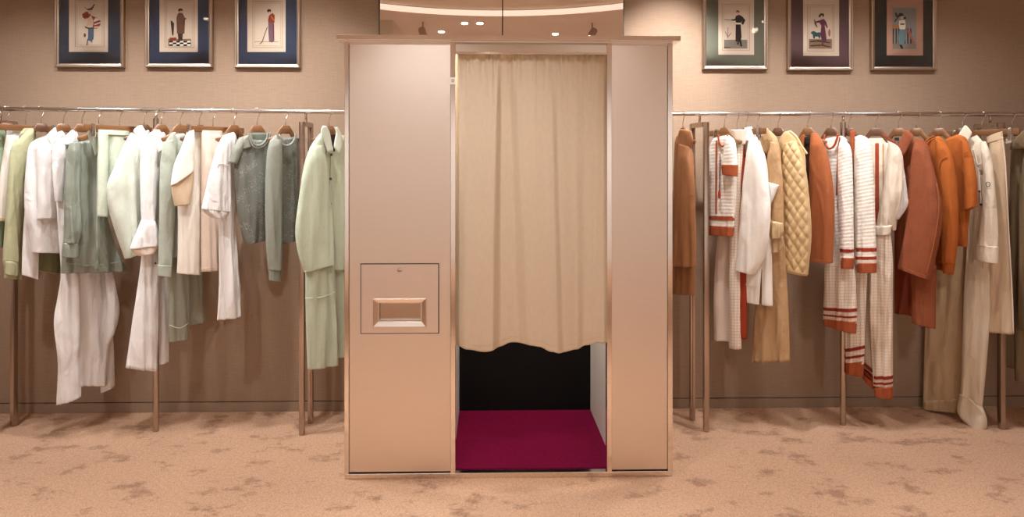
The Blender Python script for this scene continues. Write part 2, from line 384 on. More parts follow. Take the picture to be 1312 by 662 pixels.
can_light(-1.1, .05, (-1.05, WALL, 1.98), 14, 60, 'steel ceiling spotlight washing the wall left of the booth top', z=2.80, blend=1)
for x, ax, pw, lab in ((-2.35, -2.3, 62, 'steel ceiling spotlight slanting onto the far half of the left rack'), (-1.5, -1.35, 62, 'steel ceiling spotlight slanting onto the near half of the left rack'), (1.45, 1.35, 46, 'steel ceiling spotlight slanting onto the near half of the right rack'), (2.3, 2.2, 36, 'steel ceiling spotlight slanting onto the far half of the right rack')):
    can_light(x, -.95, (ax, .42, 1.34), pw, 54, lab, blend=.9)
for x, pw, lab in ((-.60, 64, 'steel ceiling spotlight aimed at the booth from the left'), (.95, 32, 'steel ceiling spotlight aimed at the booth from the right')):
    can_light(x, -1.25, (-.05, .05, 1.0), pw, 62, lab, blend=1)
for x in (-3.2, -1.1, 1.1, 3.2):  # unseen spotlights added so the booth metal reflects a brighter wall
    can_light(x, -4.6, (x, -6.2, .5), 122, 140, 'added fill spotlight washing the unseen wall behind the camera, ' + {-3.2: 'far left', -1.1: 'left', 1.1: 'right', 3.2: 'far right'}[x], blend=1)
w = bpy.data.worlds.new('world'); S.world = w; w.use_nodes = True
w.node_tree.nodes['Background'].inputs[0].default_value = (1, .86, .74, 1); w.node_tree.nodes['Background'].inputs[1].default_value = .15

# ------------------------------------------------------------------ photo booth
def ringplate(bm, o, i, y0, y1):                          # plate with a rectangular hole
    V = []
    for y in (y0, y1):
        V.append([[bm.verts.new((x, y, z)) for x, z in ((r[0], r[2]), (r[1], r[2]), (r[1], r[3]), (r[0], r[3]))] for r in (o, i)])
    for k in range(4):
        j = (k+1) % 4
        bm.faces.new((V[0][0][k], V[0][0][j], V[0][1][j], V[0][1][k])); bm.faces.new((V[1][0][k], V[1][0][j], V[1][1][j], V[1][1][k]))
        bm.faces.new((V[0][0][k], V[0][0][j], V[1][0][j], V[1][0][k])); bm.faces.new((V[0][1][k], V[0][1][j], V[1][1][j], V[1][1][k]))
XL, XR = at(441.5, 400).x, at(861.5, 400).x
ZT = 1.99; BD = .745
def X(px): return at(px, 400).x
def Z(py): return at(650, py).z
booth = thing('photo_booth', 'brushed metal photo booth with a curtained doorway standing between the clothes racks', 'photo booth', (0, 0, 0))
def bp(name, bm, m, parent=booth, smooth=False): return obj(name, bm, m, booth, smooth) if parent is booth else sub(name, bm, m, booth, parent, smooth)
door_a, door_b = X(583.5), X(777.5)
SLOT = (X(485.5)-.001, X(539.5)+.001, Z(410)-.001, Z(387.5)+.001)
bm = bmesh.new(); ringplate(bm, (X(447.5), X(577), .03, ZT), SLOT, .002, .03); lp = bp('front_panel', bm, 'brushed_steel')
rp = bp('front_panel', bx((X(784), .002, .03), (X(855), .03, ZT)), 'brushed_steel')
for a, b in ((441.5, 447), (577.3, 583.5), (777.5, 783.7), (855.4, 861.5)):
    bp('corner_strip', bx((X(a), -.004, .022), (X(b), .03, ZT), bev=.0015), 'polished_steel')
bp('bottom_rail', bx((XL, -.005, 0), (XR, .03, .024), bev=.0015), 'polished_steel')
bp('header_rail', bx((door_a, -.001, Z(69.5)), (door_b, .03, ZT), bev=.001), 'frame_silver')
bp('header_bead', bx((door_a, -.006, Z(69.8)), (door_b, .02, Z(66.6)), bev=.001), 'polished_steel')
bp('side_panel', bx((XL, .03, 0), (XL+.02, BD, ZT)), 'brushed_steel')
bp('side_panel', bx((XR-.02, .03, 0), (XR, BD, ZT)), 'brushed_steel')
bp('back_panel', bx((XL+.02, BD-.02, 0), (XR-.02, BD, ZT)), 'brushed_steel')
bm = bmesh.new(); box(bm, (XL-.03, -.03, ZT+.004), (XR+.03, BD+.012, ZT+.027), bev=.002); bp('cornice', bm, 'polished_steel')
bp('roof_panel', bx((XL, .0, ZT-.012), (XR, BD, ZT+.004)), 'brushed_steel')
ibl, ibr = at(588.5, 531, .70).x, at(756.5, 531, .70).x
bp('interior_floor', bx((ibl-.03, .03, .0), (ibr+.03, .72, .028)), 'crimson_carpet')
bp('interior_back', bx((ibl-.03, .70, .0), (ibr+.03, .722, ZT-.02)), 'black_panel')
bp('interior_wall', bx((ibl-.025, .031, .02), (ibl, .71, ZT-.02)), 'white_laminate')
bp('interior_wall', bx((ibr, .031, .02), (ibr+.025, .71, ZT-.02)), 'white_laminate')
bm = bmesh.new(); lathe(bm, (.06, .36, ZT-.016), [(.001, 0), (.05, 0), (.05, -.012), (.001, -.012)], 24); cl_ = bp('added_lamp', bm, 'lamp_glow')  # unseen lamp, added with the point light below to brighten the booth interior
bl = bpy.data.lights.new('booth_fill_lamp', 'POINT'); bl.energy = 34; bl.color = (1, .95, .90); bl.shadow_soft_size = .05
bo = bpy.data.objects.new('booth_fill_lamp', bl); COL.objects.link(bo); bo.location = (.06, .36, ZT-.09)
# hatch with lock and print slot on the left panel
bm = bmesh.new()
xa, xb, za, zb = X(463), X(561.5), Z(425.5), Z(338); sx0, sx1, sz0, sz1 = X(478), X(546.5), Z(417.5), Z(381)
ix0, ix1, iz0, iz1 = X(485.5), X(539.5), Z(410), Z(387.5)
bm = bmesh.new(); ringplate(bm, (xa-.004, xb+.004, za-.004, zb+.004), SLOT, -.0005, .004); gp = bp('hatch_gap', bm, 'seam_black')
bm = bmesh.new()
ringplate(bm, (xa, xb, za, zb), (ix0, ix1, iz0, iz1), -.003, .012); hatch = bp('hatch', bm, 'brushed_steel')
bm = bmesh.new()
V = [[bm.verts.new((x, y, z)) for x, z in ((r[0], r[2]), (r[1], r[2]), (r[1], r[3]), (r[0], r[3]))] for r, y in (((sx0, sx1, sz0, sz1), -.004), ((sx0+.003, sx1-.003, sz0+.003, sz1-.003), -.012), ((ix0-.004, ix1+.004, iz0-.004, iz1+.004), -.007), ((ix0, ix1, iz0, iz1), .004), ((ix0, ix1, iz0, iz1), .022))]
for A, B in zip(V, V[1:]):
    for k in range(4): bm.faces.new((A[k], A[(k+1) % 4], B[(k+1) % 4], B[k]))
bm.faces.new(V[-1]); bp('print_slot', bm, 'polished_steel', hatch)
bm = bmesh.new(); lathe(bm, (X(512.3), -.003, Z(345.5)), [(.0105, 0), (.0105, -.004), (.008, -.0055), (.001, -.0055)], 20, 'Y'); lk = bp('lock', bm, 'chrome', hatch, 'auto')
bm = bmesh.new(); box(bm, (X(512.3)-.001, -.0092, Z(345.5)-.006), (X(512.3)+.0015, -.0082, Z(345.5)+.004)); bp('keyhole', bm, 'seam_black', hatch)
# small white badge and latch on the strip left of the curtain
bd = bp('badge', bx((X(576.6), -.009, Z(108.5)), (X(583.6), -.0035, Z(99.5)), bev=.001), 'badge_white')
bm = bmesh.new(); r0 = (X(578.6), X(581.8), Z(106.0), Z(102.0)); ringplate(bm, r0, (r0[0]+.003, r0[1]-.003, r0[2]+.004, r0[3]-.004), -.0098, -.0085); bp('badge_mark', bm, 'rack_steel', bd)

# curtain
ct = thing('curtain', 'gathered sand coloured cloth curtain hanging in the photo booth doorway', 'curtain', at(680, 447, .02))
bm = bmesh.new(); NU, NV = 260, 150
hem = [(584, 441), (600, 444), (622, 446), (640, 443), (655, 438), (672, 438.5), (690, 440), (705, 446), (718, 448.5), (738, 445.5), (752, 441.5), (766, 437.5), (777, 436)]
def hemy(x):
    for (a, ya), (b, yb) in zip(hem, hem[1:]):
        if a <= x <= b:
            f = (x-a)/(b-a); f = f*f*(3-2*f); return ya+(yb-ya)*f
    return hem[-1][1]
uvl = bm.loops.layers.uv.new('UVMap'); G = []
fold = [(590, .3, 7, 0), (612, 1.0, 6, 4), (634, 1.2, 9, 14), (655, -.9, 14, 6), (676, .7, 9, 6), (700, .9, 12, 4), (722, -.8, 14, 0), (741, .8, 9, 0), (762, .6, 8, -4)]
for j in range(NV+1):
    v = j/NV; row = []
    for i in range(NU+1):
        u = i/NU; px = 583.9+u*193.2; y = 70+v*(hemy(px)-70)
        ks = [(583, 583, .012), (600, 598, .040), (622, 618, .050), (637, 628, .052), (643, 642, .010), (650, 662, .006), (660, 680, .038), (684, 694, .046), (704, 712, .048), (711, 722, .030), (735, 738, .022), (752, 748, .008), (762, 760, .010), (772, 772, .030), (780, 780, .026)]
        d = 0
        for (t0, b0, d0), (t1, b1, d1) in zip(ks, ks[1:]):
            A_, B_ = t0+(b0-t0)*v, t1+(b1-t1)*v
            if A_ <= px <= B_:
                f_ = (px-A_)/(B_-A_); f_ = f_*f_*(3-2*f_); d = d0+(d1-d0)*f_; break
        d = .02+(d-.02)*min(1, .15+6*v)*(.8+.5*v)
        g = math.exp(-v*14)
        d += g*.008*math.sin(px*.72+1.3*math.sin(px*.21)) + .006*math.exp(-v*9)*math.sin(px*.34+2)
        d += .004*noise.noise(Vector((u*5, v*3.2, 3))) + .0014*noise.noise(Vector((u*22, v*9, 5)))
        row.append(bm.verts.new(at(px, y, .058) + Vector((0, -max(-.02, min(d, .056)), 0))))
    G.append(row)
hemline = [v.co + Vector((0, -.0008, 0)) for v in G[NV-3][::2]]
for j in range(NV):
    for i in range(NU):
        f = bm.faces.new((G[j][i], G[j+1][i], G[j+1][i+1], G[j][i+1]))
        for l, (a, b) in zip(f.loops, ((i, j), (i, j+1), (i+1, j+1), (i+1, j))): l[uvl].uv = (a/NU*.72, -b/NV*1.35)
cl = obj('curtain_cloth', bm, 'curtain_cloth', ct, True)
sm = cl.modifiers.new('thick', 'SOLIDIFY'); sm.thickness = .003; sm.offset = 1
bm = bmesh.new(); tube(bm, hemline, .0011, 6); obj('hem_stitch', bm, 'tan_lining', ct, True)
bm = bmesh.new(); tube(bm, [at(583.6, 67.4, .045), at(777.4, 67.4, .045)], .006, 12); obj('curtain_rod', bm, 'chrome', ct, True)

# ------------------------------------------------------------------ clothes racks
def rail_pt(px, side):
    Y = RAILY; p = at(px, 150, Y)
    if side == 'L': z = 1.734 + (p.x+2.75)*(-.013/1.85)
    else: z = 1.713
    return Vector((p.x, Y, z))
RT = .0145
def post_at(px, py_bot, ytop):                            # foot position found on the carpet
    d = ray(px, py_bot); k = -EYE.z/d.z; return EYE + d*k
def u_frame(t, xf, yf, xr, ytop):
    """a rear post and a front post with a bar over them"""
    zt = ytop
    a, b = Vector((xf, yf, 0)), Vector((xr, .61, 0)); rr = .03
    for p in (a, b):
        bm = bmesh.new(); box(bm, (p.x-RT, p.y-RT, 0), (p.x+RT, p.y+RT, zt), bev=.009); obj('post', bm, 'rack_steel', t, 'auto')
    bm = bmesh.new(); dd = (b-a).normalized(); s = Vector((-dd.y, dd.x, 0))
    q = [a+dd*RT, b-dd*RT]
    vs = [[bm.verts.new(p + s*k*RT*.9 + Vector((0, 0, z))) for k, z in ((-1, zt-.027), (1, zt-.027), (1, zt-.001), (-1, zt-.001))] for p in q]
    for k in range(4): bm.faces.new((vs[0][k], vs[0][(k+1) % 4], vs[1][(k+1) % 4], vs[1][k]))
    bm.faces.new(vs[0][::-1]); bm.faces.new(vs[1]); obj('top_bar', bm, 'rack_steel', t)
    c = a+(b-a)*((RAILY-a.y)/(b.y-a.y))
    bm = bmesh.new(); tube(bm, [(c.x, RAILY, zt-.002), (c.x, RAILY, zt+.055)], .006); obj('rail_support', bm, 'rack_steel', t, True)
def rack(side, label, px0, px1, frames, mids):
    t = thing('clothes_rack', label, 'clothes rack', rail_pt(px0, side).xy.to_3d())
    bm = bmesh.new(); tube(bm, [rail_pt(px0, side), rail_pt(px1, side)], .0115, 16); obj('rail', bm, 'chrome', t, 'auto')
    for f in frames:
        u_frame(t, *f)
    for x, yb in mids:
        p = post_at(x, yb, 0); rz = rail_pt(x, side).z
        bm = bmesh.new(); tube(bm, [(p.x, p.y, 0), (p.x, p.y, rz-.045)], .0145, 16); obj('post', bm, 'rack_steel', t, 'auto')
        bm = bmesh.new(); tube(bm, [(p.x, p.y, rz-.05), (p.x, RAILY, rz-.008)], .006); obj('rail_support', bm, 'rack_steel', t, True)
def fr(pxf, pyf, pxr, z):
    a = at(pxf, 300, .465); b = at(pxr, 300, .61); return (a.x, .465, b.x, z)
rack('L', 'steel clothes rack left of the photo booth, holding white and green clothes', -70, 462, [fr(387, 558, 398, 1.665), fr(-14, 556, 18, 1.672)], [(200, 552)])
rack('R', 'steel clothes rack right of the photo booth, holding rust and beige clothes', 838, 1372, [fr(904.5, 554, 887, 1.665), fr(1283, 552, 1252, 1.665)], [(1080, 544)])

# ------------------------------------------------------------------ hangers (one of each kind, copied)
def hanger_body_bm():
    bm = bmesh.new(); rings = []
    L = .092; n = 48
    for i in range(n+1):
        u = -L + 2*L*i/n; q = abs(u); a = q/L
        st = max(0, q-.021); topz = -.076 - (1.45*min(st, .042) + .40*max(0, st-.042))
        h = .064 - .040*min(1, q/.085) - .016*math.exp(-(q/.028)**2)
        th = .0085 - .002*a
        fw = 0
        if a > .95: h *= .7; th *= .8
        fw = .018*a*a
        c = Vector((u, fw, topz-h/2)); ring = []
        for k in range(12):
            an = 2*PI*k/12; ca, sa = math.cos(an), math.sin(an)
            e = lambda x: math.copysign(abs(x)**.62, x)
            ring.append(bm.verts.new(c+Vector((0, e(ca)*th*(1 - .35*max(0, sa)), e(sa)*h/2))))
        rings.append(ring)
    for A, B in zip(rings, rings[1:]):
        for k in range(12): bm.faces.new((A[k], A[(k+1) % 12], B[(k+1) % 12], B[k]))
    bm.faces.new(rings[0][::-1]); bm.faces.new(rings[-1])
    return bm
def hook_pts(low):
    pts = []
    for k in range(15):
        a = math.radians(200 - 245*k/14)
        pts.append(Vector((.0175*math.cos(a), 0, -.0035+.0175*math.sin(a))))
    pts += [Vector((.008, 0, -.028)), Vector((.001, 0, -.040)), Vector((0, 0, -.055)), Vector((0, 0, low))]
    return pts
def make_hanger(kind):
    t = thing('clothes_hanger', 'x', 'hanger', (0, 0, 0))
    bm = bmesh.new(); tube(bm, hook_pts(-.084), .0021, 8); obj('hook', bm, 'chrome', t, True)
    if kind in ('honey', 'walnut'):
        obj('hanger_body', hanger_body_bm(), kind+'_wood', t, 'auto')
    else:
        obj('hanger_bar', bx((-.165, -.008, -.118), (.165, .008, -.086), bev=.004), 'honey_wood', t, 'auto')
        for s in (-1, 1):
            bm = bmesh.new()
            box(bm, (s*.125-.009, -.014, -.150), (s*.125+.009, -.009, -.084), bev=.002); box(bm, (s*.125-.009, .009, -.150), (s*.125+.009, .014, -.084), bev=.002)
            box(bm, (s*.125-.007, -.012, -.086), (s*.125+.007, .012, -.080), bev=.001)
            obj('clip', bm, 'chrome', t, 'auto')
    return t
PROTO = {}
def hanger(kind, p, u, label):
    if kind not in PROTO: PROTO[kind] = make_hanger(kind); r = PROTO[kind]
    else:
        src = PROTO[kind]; r = src.copy(); COL.objects.link(r)
        for ch in list(src.children):
            c = ch.copy(); COL.objects.link(c); c.parent = r
    r.location = p; r.rotation_euler = (0, 0, math.atan2(u.y, u.x)); r['label'] = label
    r['group'] = 'wooden clip hangers' if kind == 'clip' else 'wooden clothes hangers'
    return r

# ------------------------------------------------------------------ garments
class Garment:
    def __init__(s, name, label, cat, hook, phi=52, kind='honey', hlabel=None, group=None, shift=0):
        s.side = 'L' if hook < 600 else 'R'
        s.P = rail_pt(hook, s.side)
        a = math.radians(phi); sg = -1 if s.side == 'L' else 1
        s.u = Vector((sg*math.cos(a), -math.sin(a), 0))           # towards the near shoulder
        s.n = Vector((-sg*math.sin(a), -math.cos(a), 0))          # garment front, facing the booth and the viewer
        s.P0 = s.P + s.n*shift
        s.t = thing(name, label, cat, s.P0, group); s.seed = random.uniform(0, 90)
        if hlabel: hanger(kind, s.P, s.u if sg > 0 else -s.u, hlabel)
    def pt(s, x, y, d=0): return on(x, y, s.P0 + s.n*d, s.n)
    def part(s, name, mat, rows, d=0, T=.026, fold=.010, k=22, quilt=False, flat=False, open_hem=True, parent=None, wr=1.0, cols=26, lab=None):
        bm = bmesh.new(); uvl = bm.loops.layers.uv.new('UVMap')
        H = max(r[1] for r in rows)-min(r[1] for r in rows)
        nr = max(6, min(70, int(H/3.2)+4)); nc = cols
        if quilt: nr, nc = 120, 70
        if nr < 8: nr = 8
        sd = s.seed + d*57.3
        rings = []; uvs = []
        vlen = 0; prev = None
        for j in range(nr+1):
            v = j/nr; xl, yl, xr, yr = cr(rows, v*(len(rows)-1))
            A, B = s.pt(xl, yl, d), s.pt(xr, yr, d); wdt = (B-A).length
            mid = (A+B)/2
            if prev is not None: vlen += (mid-prev).length
            prev = mid
            tt = min(T, wdt*.5)*(min(1, .7+2.2*v) if len(rows) > 2 else 1)
            front, back, fu, bu = [], [], [], []; ex = 2 + 2*min(1, max(0, (wdt-.08)/.06))
            for i in range(nc+1):
                q = (1-math.cos(PI*i/nc))/2; p = A.lerp(B, q)
                pr = max(0, 1-abs(2*q-1)**ex)**.5; ed = min(1, pr*1.6)
                along = (p-s.P0).dot(s.u); zz = s.P0.z-p.z; fv = min(1, max(0, (zz-.12)/.75))
                amp = fold*(.3+.9*fv)*ed
                wv = amp*(1.1*noise.noise(Vector((along*k+sd, zz*2.2, sd))) + .55*noise.noise(Vector((along*k*2.3+sd, zz*3.6, sd+9))))
                wv += amp*.75*(.35-abs(noise.noise(Vector((along*k*1.3+zz*1.5, zz*1.7, sd+21))))*1.6)
                wv += .0035*wr*ed*noise.noise(Vector((along*16+sd, zz*11+along*9, sd+4))) + .0016*wr*ed*noise.noise(Vector((along*42, zz*26-along*30, sd+6)))
                if quilt:
                    a1, b1 = along/.042+vlen/.042*.62, along/.042-vlen/.042*.62
                    wv += .0085*ed*(abs(math.sin(PI*a1))*abs(math.sin(PI*b1)))**.42
                wv = max(wv, -tt*.8*pr)
                front.append(bm.verts.new(p + s.n*(tt*pr+wv))); fu.append((along, -vlen))
                if 0 < i < nc:
                    back.append(bm.verts.new(p - s.n*(tt*.75*pr - .6*max(wv, -.005)))); bu.append((along, -vlen))
            rings.append(front + back[::-1]); uvs.append(fu + bu[::-1])
        m = len(rings[0])
        def quad(R0, U0, R1, U1):
            for i in range(m):
                jn = (i+1) % m
                f = bm.faces.new((R0[i], R0[jn], R1[jn], R1[i]))
                for l, uvv in zip(f.loops, (U0[i], U0[jn], U1[jn], U1[i])): l[uvl].uv = uvv
        for j in range(nr): quad(rings[j], uvs[j], rings[j+1], uvs[j+1])
        bm.faces.new(rings[0][::-1])
        last, lu = rings[-1], uvs[-1]
        base = [A.lerp(B, (1-math.cos(PI*i/nc))/2) for i in range(nc+1)]; base = base + base[1:nc][::-1]
        if (A-B).length > .02 and H > 14 and 'band' not in name and 'cuff' not in name and 'seam' not in name:
            cen = (A+B)/2
            inn = [bm.verts.new(v.co.lerp(p, .15).lerp(cen, .02)) for v, p in zip(last, base)]
            up = [bm.verts.new(v.co.lerp(p, .45).lerp(cen, .05) + Vector((0, 0, .02))) for v, p in zip(last, base)]
            quad(last, lu, inn, lu); quad(inn, lu, up, lu); bm.faces.new(up)
        else: bm.faces.new(last)
        o = obj(name, bm, mat, s.t, True) if parent is None else sub(name, bm, mat, s.t, parent, True)
        if lab: o['label'] = lab
        return o
    def cord(s, name, mat, pts, d, r=.004, parent=None, flat=1.0, smoothp=True):
        P = [tuple(p) for p in pts]
        if len(P) > 2 and smoothp: P = [cr(P, t*(len(P)-1)/(6*len(P))) for t in range(6*len(P)+1)]
        bm = bmesh.new(); bm.loops.layers.uv.new('UVMap')
        tube(bm, [s.pt(x, y, d) for x, y in P], r, 8)
        return obj(name, bm, mat, s.t, True) if parent is None else sub(name, bm, mat, s.t, parent, True)
    def dots(s, name, mat, pts, d, r=.008, parent=None):
        for x, y in pts:
            bm = bmesh.new(); lathe(bm, (0, 0, 0), [(r*.5, .0), (r, .0), (r, .003), (r*.8, .0042), (r*.72, .003), (.0005, .003)], 14)
            rot = Vector((0, 0, 1)).rotation_difference(s.n).to_matrix().to_4x4()
            bmesh.ops.transform(bm, matrix=Matrix.Translation(s.pt(x, y, d)) @ rot, verts=bm.verts)
            obj(name, bm, mat, s.t, 'auto') if parent is None else sub(name, bm, mat, s.t, parent, 'auto')
GC = 'clothes on the left rack'; GD = 'clothes on the right rack'

# ---- left rack
g = Garment('shirt', 'green shirt at the left edge of the photo, first on the rail', 'shirt', 9, hlabel='wooden hanger of the green shirt cut off at the left edge', group=GC)
g.part('body', 'mint_shirt', [(-10, 167, 4, 161), (-22, 176, 7, 172), (-28, 200, 8, 195), (-24, 260, 7, 258), (-22, 318, 4, 316)])
g.part('collar', 'mint_shirt', [(-6, 163, 4, 160), (-8, 172, 6, 170), (-4, 180, 2, 180)], d=.03, T=.008)

g = Garment('shorts', 'white quilted shorts clipped beside the sage joggers at the far left', 'shorts', 33, kind='clip', hlabel='clip hanger holding the white quilted shorts and sage joggers', group=GC, shift=-.03)
g.part('waistband', 'white_cotton', [(9, 165, 39, 168), (8, 173, 38, 176)], T=.016, fold=.004)
g.part('leg', 'ivory_wool', [(8, 173, 38, 176), (5, 190, 34, 190), (1, 215, 26, 215), (-3, 250, 20, 250), (-7, 279, 16, 282)], fold=.012)
g.part('hem', 'tan_lining', [(-7, 278, 16, 281), (-7, 282, 15, 285)], d=.001, T=.028, fold=.012)
g = Garment('joggers', 'sage green joggers with ribbed ankle cuff, hanging left of the white shirts', 'trousers', 33, group=GC, shift=.035)
g.part('leg', 'sage_jersey', [(33, 166, 44, 165), (24, 178, 43, 176), (14, 190, 42, 190), (10, 230, 34, 230), (6, 290, 29, 290), (3, 334, 25, 336)], d=.02, fold=.016)
g.part('leg', 'sage_jersey', [(30, 172, 46, 170), (20, 210, 44, 210), (12, 290, 34, 290), (5, 356, 28, 358)], d=-.015, fold=.012)
g.part('cuff', 'sage_rib', [(3, 333, 24.5, 335), (5, 343, 24, 345), (5, 351, 23.5, 354)], d=.022, T=.024, fold=.006)
g.part('waistband', 'sage_rib', [(31, 164, 44.5, 164), (24, 172, 44, 172)], d=.02, T=.012)

g = Garment('sweater', 'dark olive sweater mostly hidden behind the white shirt with boxy sleeve', 'sweater', 53, kind='walnut', hlabel='dark wooden hanger just left of the first white shirt collar', group=GC)
g.part('body', 'olive_knit', [(46, 177, 70, 173), (43, 188, 80, 184), (42, 260, 80, 255), (46, 324, 78, 322), (48, 346, 77, 350)])
g.part('hem_band', 'sage_rib', [(48, 344, 77, 347), (49, 347, 76, 351)], T=.024)

g = Garment('shirt', 'white cotton shirt with one boxy sleeve, nearest the sage joggers', 'shirt', 81, hlabel='wooden hanger of the white shirt with boxy sleeve', group=GC)
g.part('body', 'white_cotton', [(60, 174, 80, 167), (40, 183, 84, 176), (34, 205, 84, 200), (31, 260, 82, 250), (37, 300, 80, 298), (40, 323, 78, 324)], fold=.014)
g.part('sleeve', 'white_cotton', [(37, 200, 50, 200), (33, 250, 50, 250), (29, 310, 50, 310), (28, 352, 49, 358)], d=-.03, T=.02, fold=.012)
g.part('sleeve', 'white_cotton', [(46, 187, 78, 181), (47, 205, 77, 200), (48, 240, 76, 236), (48, 281, 75, 279)], d=.035, T=.024, fold=.01)
g.part('collar', 'white_cotton', [(70, 163, 71.5, 163.5), (62, 170.5, 73.2, 171), (60, 175, 74, 176), (63, 182, 70, 182), (65.3, 186.5, 66.5, 186.5)], d=.05, T=.008, fold=.003)
g.part('collar', 'white_cotton', [(74, 176, 82, 172), (72, 182, 86, 180), (68, 187, 76, 188)], d=.045, T=.008, fold=.003)
g.dots('button', 'button_pale', [(67, 187)], .07, .005)

g = Garment('shirt_dress', 'long white shirt dress with pointed hem, its skirt showing below the sage satin coat', 'dress', 105, hlabel='wooden hanger just left of the sage satin coat collar', group=GC)
g.part('body', 'white_cotton', [(84, 174, 98, 168), (71, 182, 100, 175), (67, 200, 100, 200), (72, 258, 102, 260), (77, 330, 120, 330), (78, 350, 136, 350), (76, 390, 146, 385), (78, 430, 142, 420), (84, 465, 139, 462), (90, 494, 137, 493)], fold=.018)
g.part('collar', 'white_cotton', [(92, 166.5, 96, 167.5), (86, 172, 97, 174), (80, 181, 96, 183), (82, 185, 88, 186)], d=.04, T=.008, fold=.003)
g.part('sleeve', 'white_cotton', [(69, 184, 84, 182), (67, 215, 84, 215), (70, 258, 80, 259)], d=.03, T=.02)
g.part('skirt_panel', 'white_cotton', [(80, 346, 102, 348), (74, 380, 102, 380), (69, 415, 103, 418), (74, 465, 104, 468), (72, 519, 104, 508)], d=.035, T=.02, fold=.016)
g.part('skirt_panel', 'white_cotton', [(134, 346, 144, 346), (136, 372, 149, 372), (138, 396, 153, 397), (137, 420, 147, 424), (136, 440, 139, 441)], d=.035, T=.022, fold=.012)
g.part('skirt_panel', 'white_cotton', [(120, 400, 142, 400), (126, 450, 146, 450), (129, 503, 147, 494)], d=-.035, T=.014, fold=.01)

g = Garment('coat', 'sage green satin coat with pointed collar and buttoned cuff', 'coat', 126.5, hlabel='wooden hanger in the sage satin coat', group=GC)
g.part('body', 'sage_satin', [(104, 181, 127, 178), (92, 185, 128, 190), (88, 205, 130, 205), (86, 260, 134, 260), (80, 320, 148, 315), (78, 350, 164, 347)], fold=.022, k=26, wr=1.4)
g.part('sleeve', 'sage_satin', [(89, 183, 103, 182), (85, 205, 103, 205), (82, 250, 103, 250), (82, 290, 104, 292), (81, 311, 101, 312)], d=.045, T=.026, fold=.02, k=34, wr=1.8)
cf = g.part('cuff', 'sage_satin', [(80, 311, 101, 312), (79, 329, 101, 330.5)], d=.045, T=.026, fold=.004)
g.part('collar', 'sage_cloth', [(116, 163, 119, 164), (112.5, 172, 124, 173), (115, 180, 125, 181), (119, 190, 126, 191), (121.5, 199, 123, 199.5)], d=.07, T=.009, fold=.003)
g.cord('seam', 'sage_cloth', [(80, 336), (120, 340), (158, 334)], .034, .0018)
g.cord('placket', 'sage_cloth', [(125, 200), (124.5, 260), (125, 347)], .036, .004)

g = Garment('shorts', 'pale mint tweed shorts clipped to a hanger right of the sage satin coat', 'shorts', 153, kind='clip', hlabel='clip hanger holding the pale mint tweed shorts', group=GC)
g.part('leg', 'mint_tweed', [(136, 167, 164, 169), (136, 182, 163, 182), (138, 230, 160, 230), (140, 276, 158, 278)], fold=.01)
g.part('leg', 'mint_tweed', [(126, 167, 139, 168), (125.5, 185, 139, 185), (125, 230, 138.5, 230), (124.5, 277, 138, 278)], d=.02, T=.022, fold=.008)
g.part('waistband', 'mint_tweed', [(126, 166, 165, 168), (126, 172, 165, 174)], d=.01, T=.024, fold=.003)

g = Garment('coat', 'pale mint wool coat with one wide rounded sleeve', 'coat', 184.5, kind='walnut', hlabel='dark wooden hanger in the pale mint wool coat', group=GC)
g.part('body', 'mint_coating', [(174, 173, 190, 166), (167, 180, 192, 174), (162, 230, 196, 225), (166, 300, 190, 300), (172, 320, 188, 318)])
g.part('sleeve', 'mint_coating', [(168, 170, 181, 176), (159, 185, 183, 190), (146, 215, 182, 220), (137, 240, 180, 245), (140, 270, 179, 275), (150, 303, 179, 305), (160, 331.5, 179, 324)], d=.045, T=.034, fold=.012)
g.part('collar', 'mint_coating', [(177, 161, 182, 160.5), (171, 167, 186, 167), (173.5, 173, 189, 174), (179, 181, 186, 180)], d=.06, T=.009, fold=.003)
g.cord('dart', 'mint_melton', [(178, 190), (177, 200), (175, 208)], .083, .002)

g = Garment('dress', 'long white dress with a flared trumpet cuff', 'dress', 207, hlabel='wooden hanger in the white dress with trumpet cuff', group=GC)
g.part('body', 'white_cotton', [(194, 172, 210, 169), (185, 180, 212, 178), (182, 210, 210, 210), (184, 280, 206, 280), (181, 330, 204, 330), (173, 390, 203, 390), (161, 471, 201, 475)], fold=.014)
g.part('sleeve', 'white_cotton', [(184, 180, 200, 177), (180, 200, 201, 200), (180, 250, 201, 250), (181, 284, 198, 284)], d=.045, T=.026, fold=.014)
g.part('cuff', 'white_cotton', [(181, 282, 198, 282), (176, 295, 202, 294), (170, 309, 206, 306), (167, 319, 208, 313)], d=.05, T=.034, fold=.012)
g.part('cuff_lining', 'cream_twill', [(168, 318, 207, 312), (171, 323, 204, 317), (177, 328, 198, 324)], d=.048, T=.028, fold=.006)  # inside of the white cuff, its shade put into the beige colour
g.part('skirt_panel', 'white_cotton', [(200, 320, 216, 322), (202, 400, 216, 400), (203, 467, 216, 463)], d=-.035, T=.016)
g.part('collar', 'white_cotton', [(197, 166, 204, 166), (198, 175, 208, 172), (200, 185, 211, 183), (202.5, 196, 210, 191)], d=.055, T=.007, fold=.003)
g.part('collar', 'white_cotton', [(192, 170, 199, 167), (188, 178, 199, 178), (189, 186, 197, 188)], d=.06, T=.007, fold=.003)
g.dots('button', 'seam_black', [(199, 337)], .03, .0045)

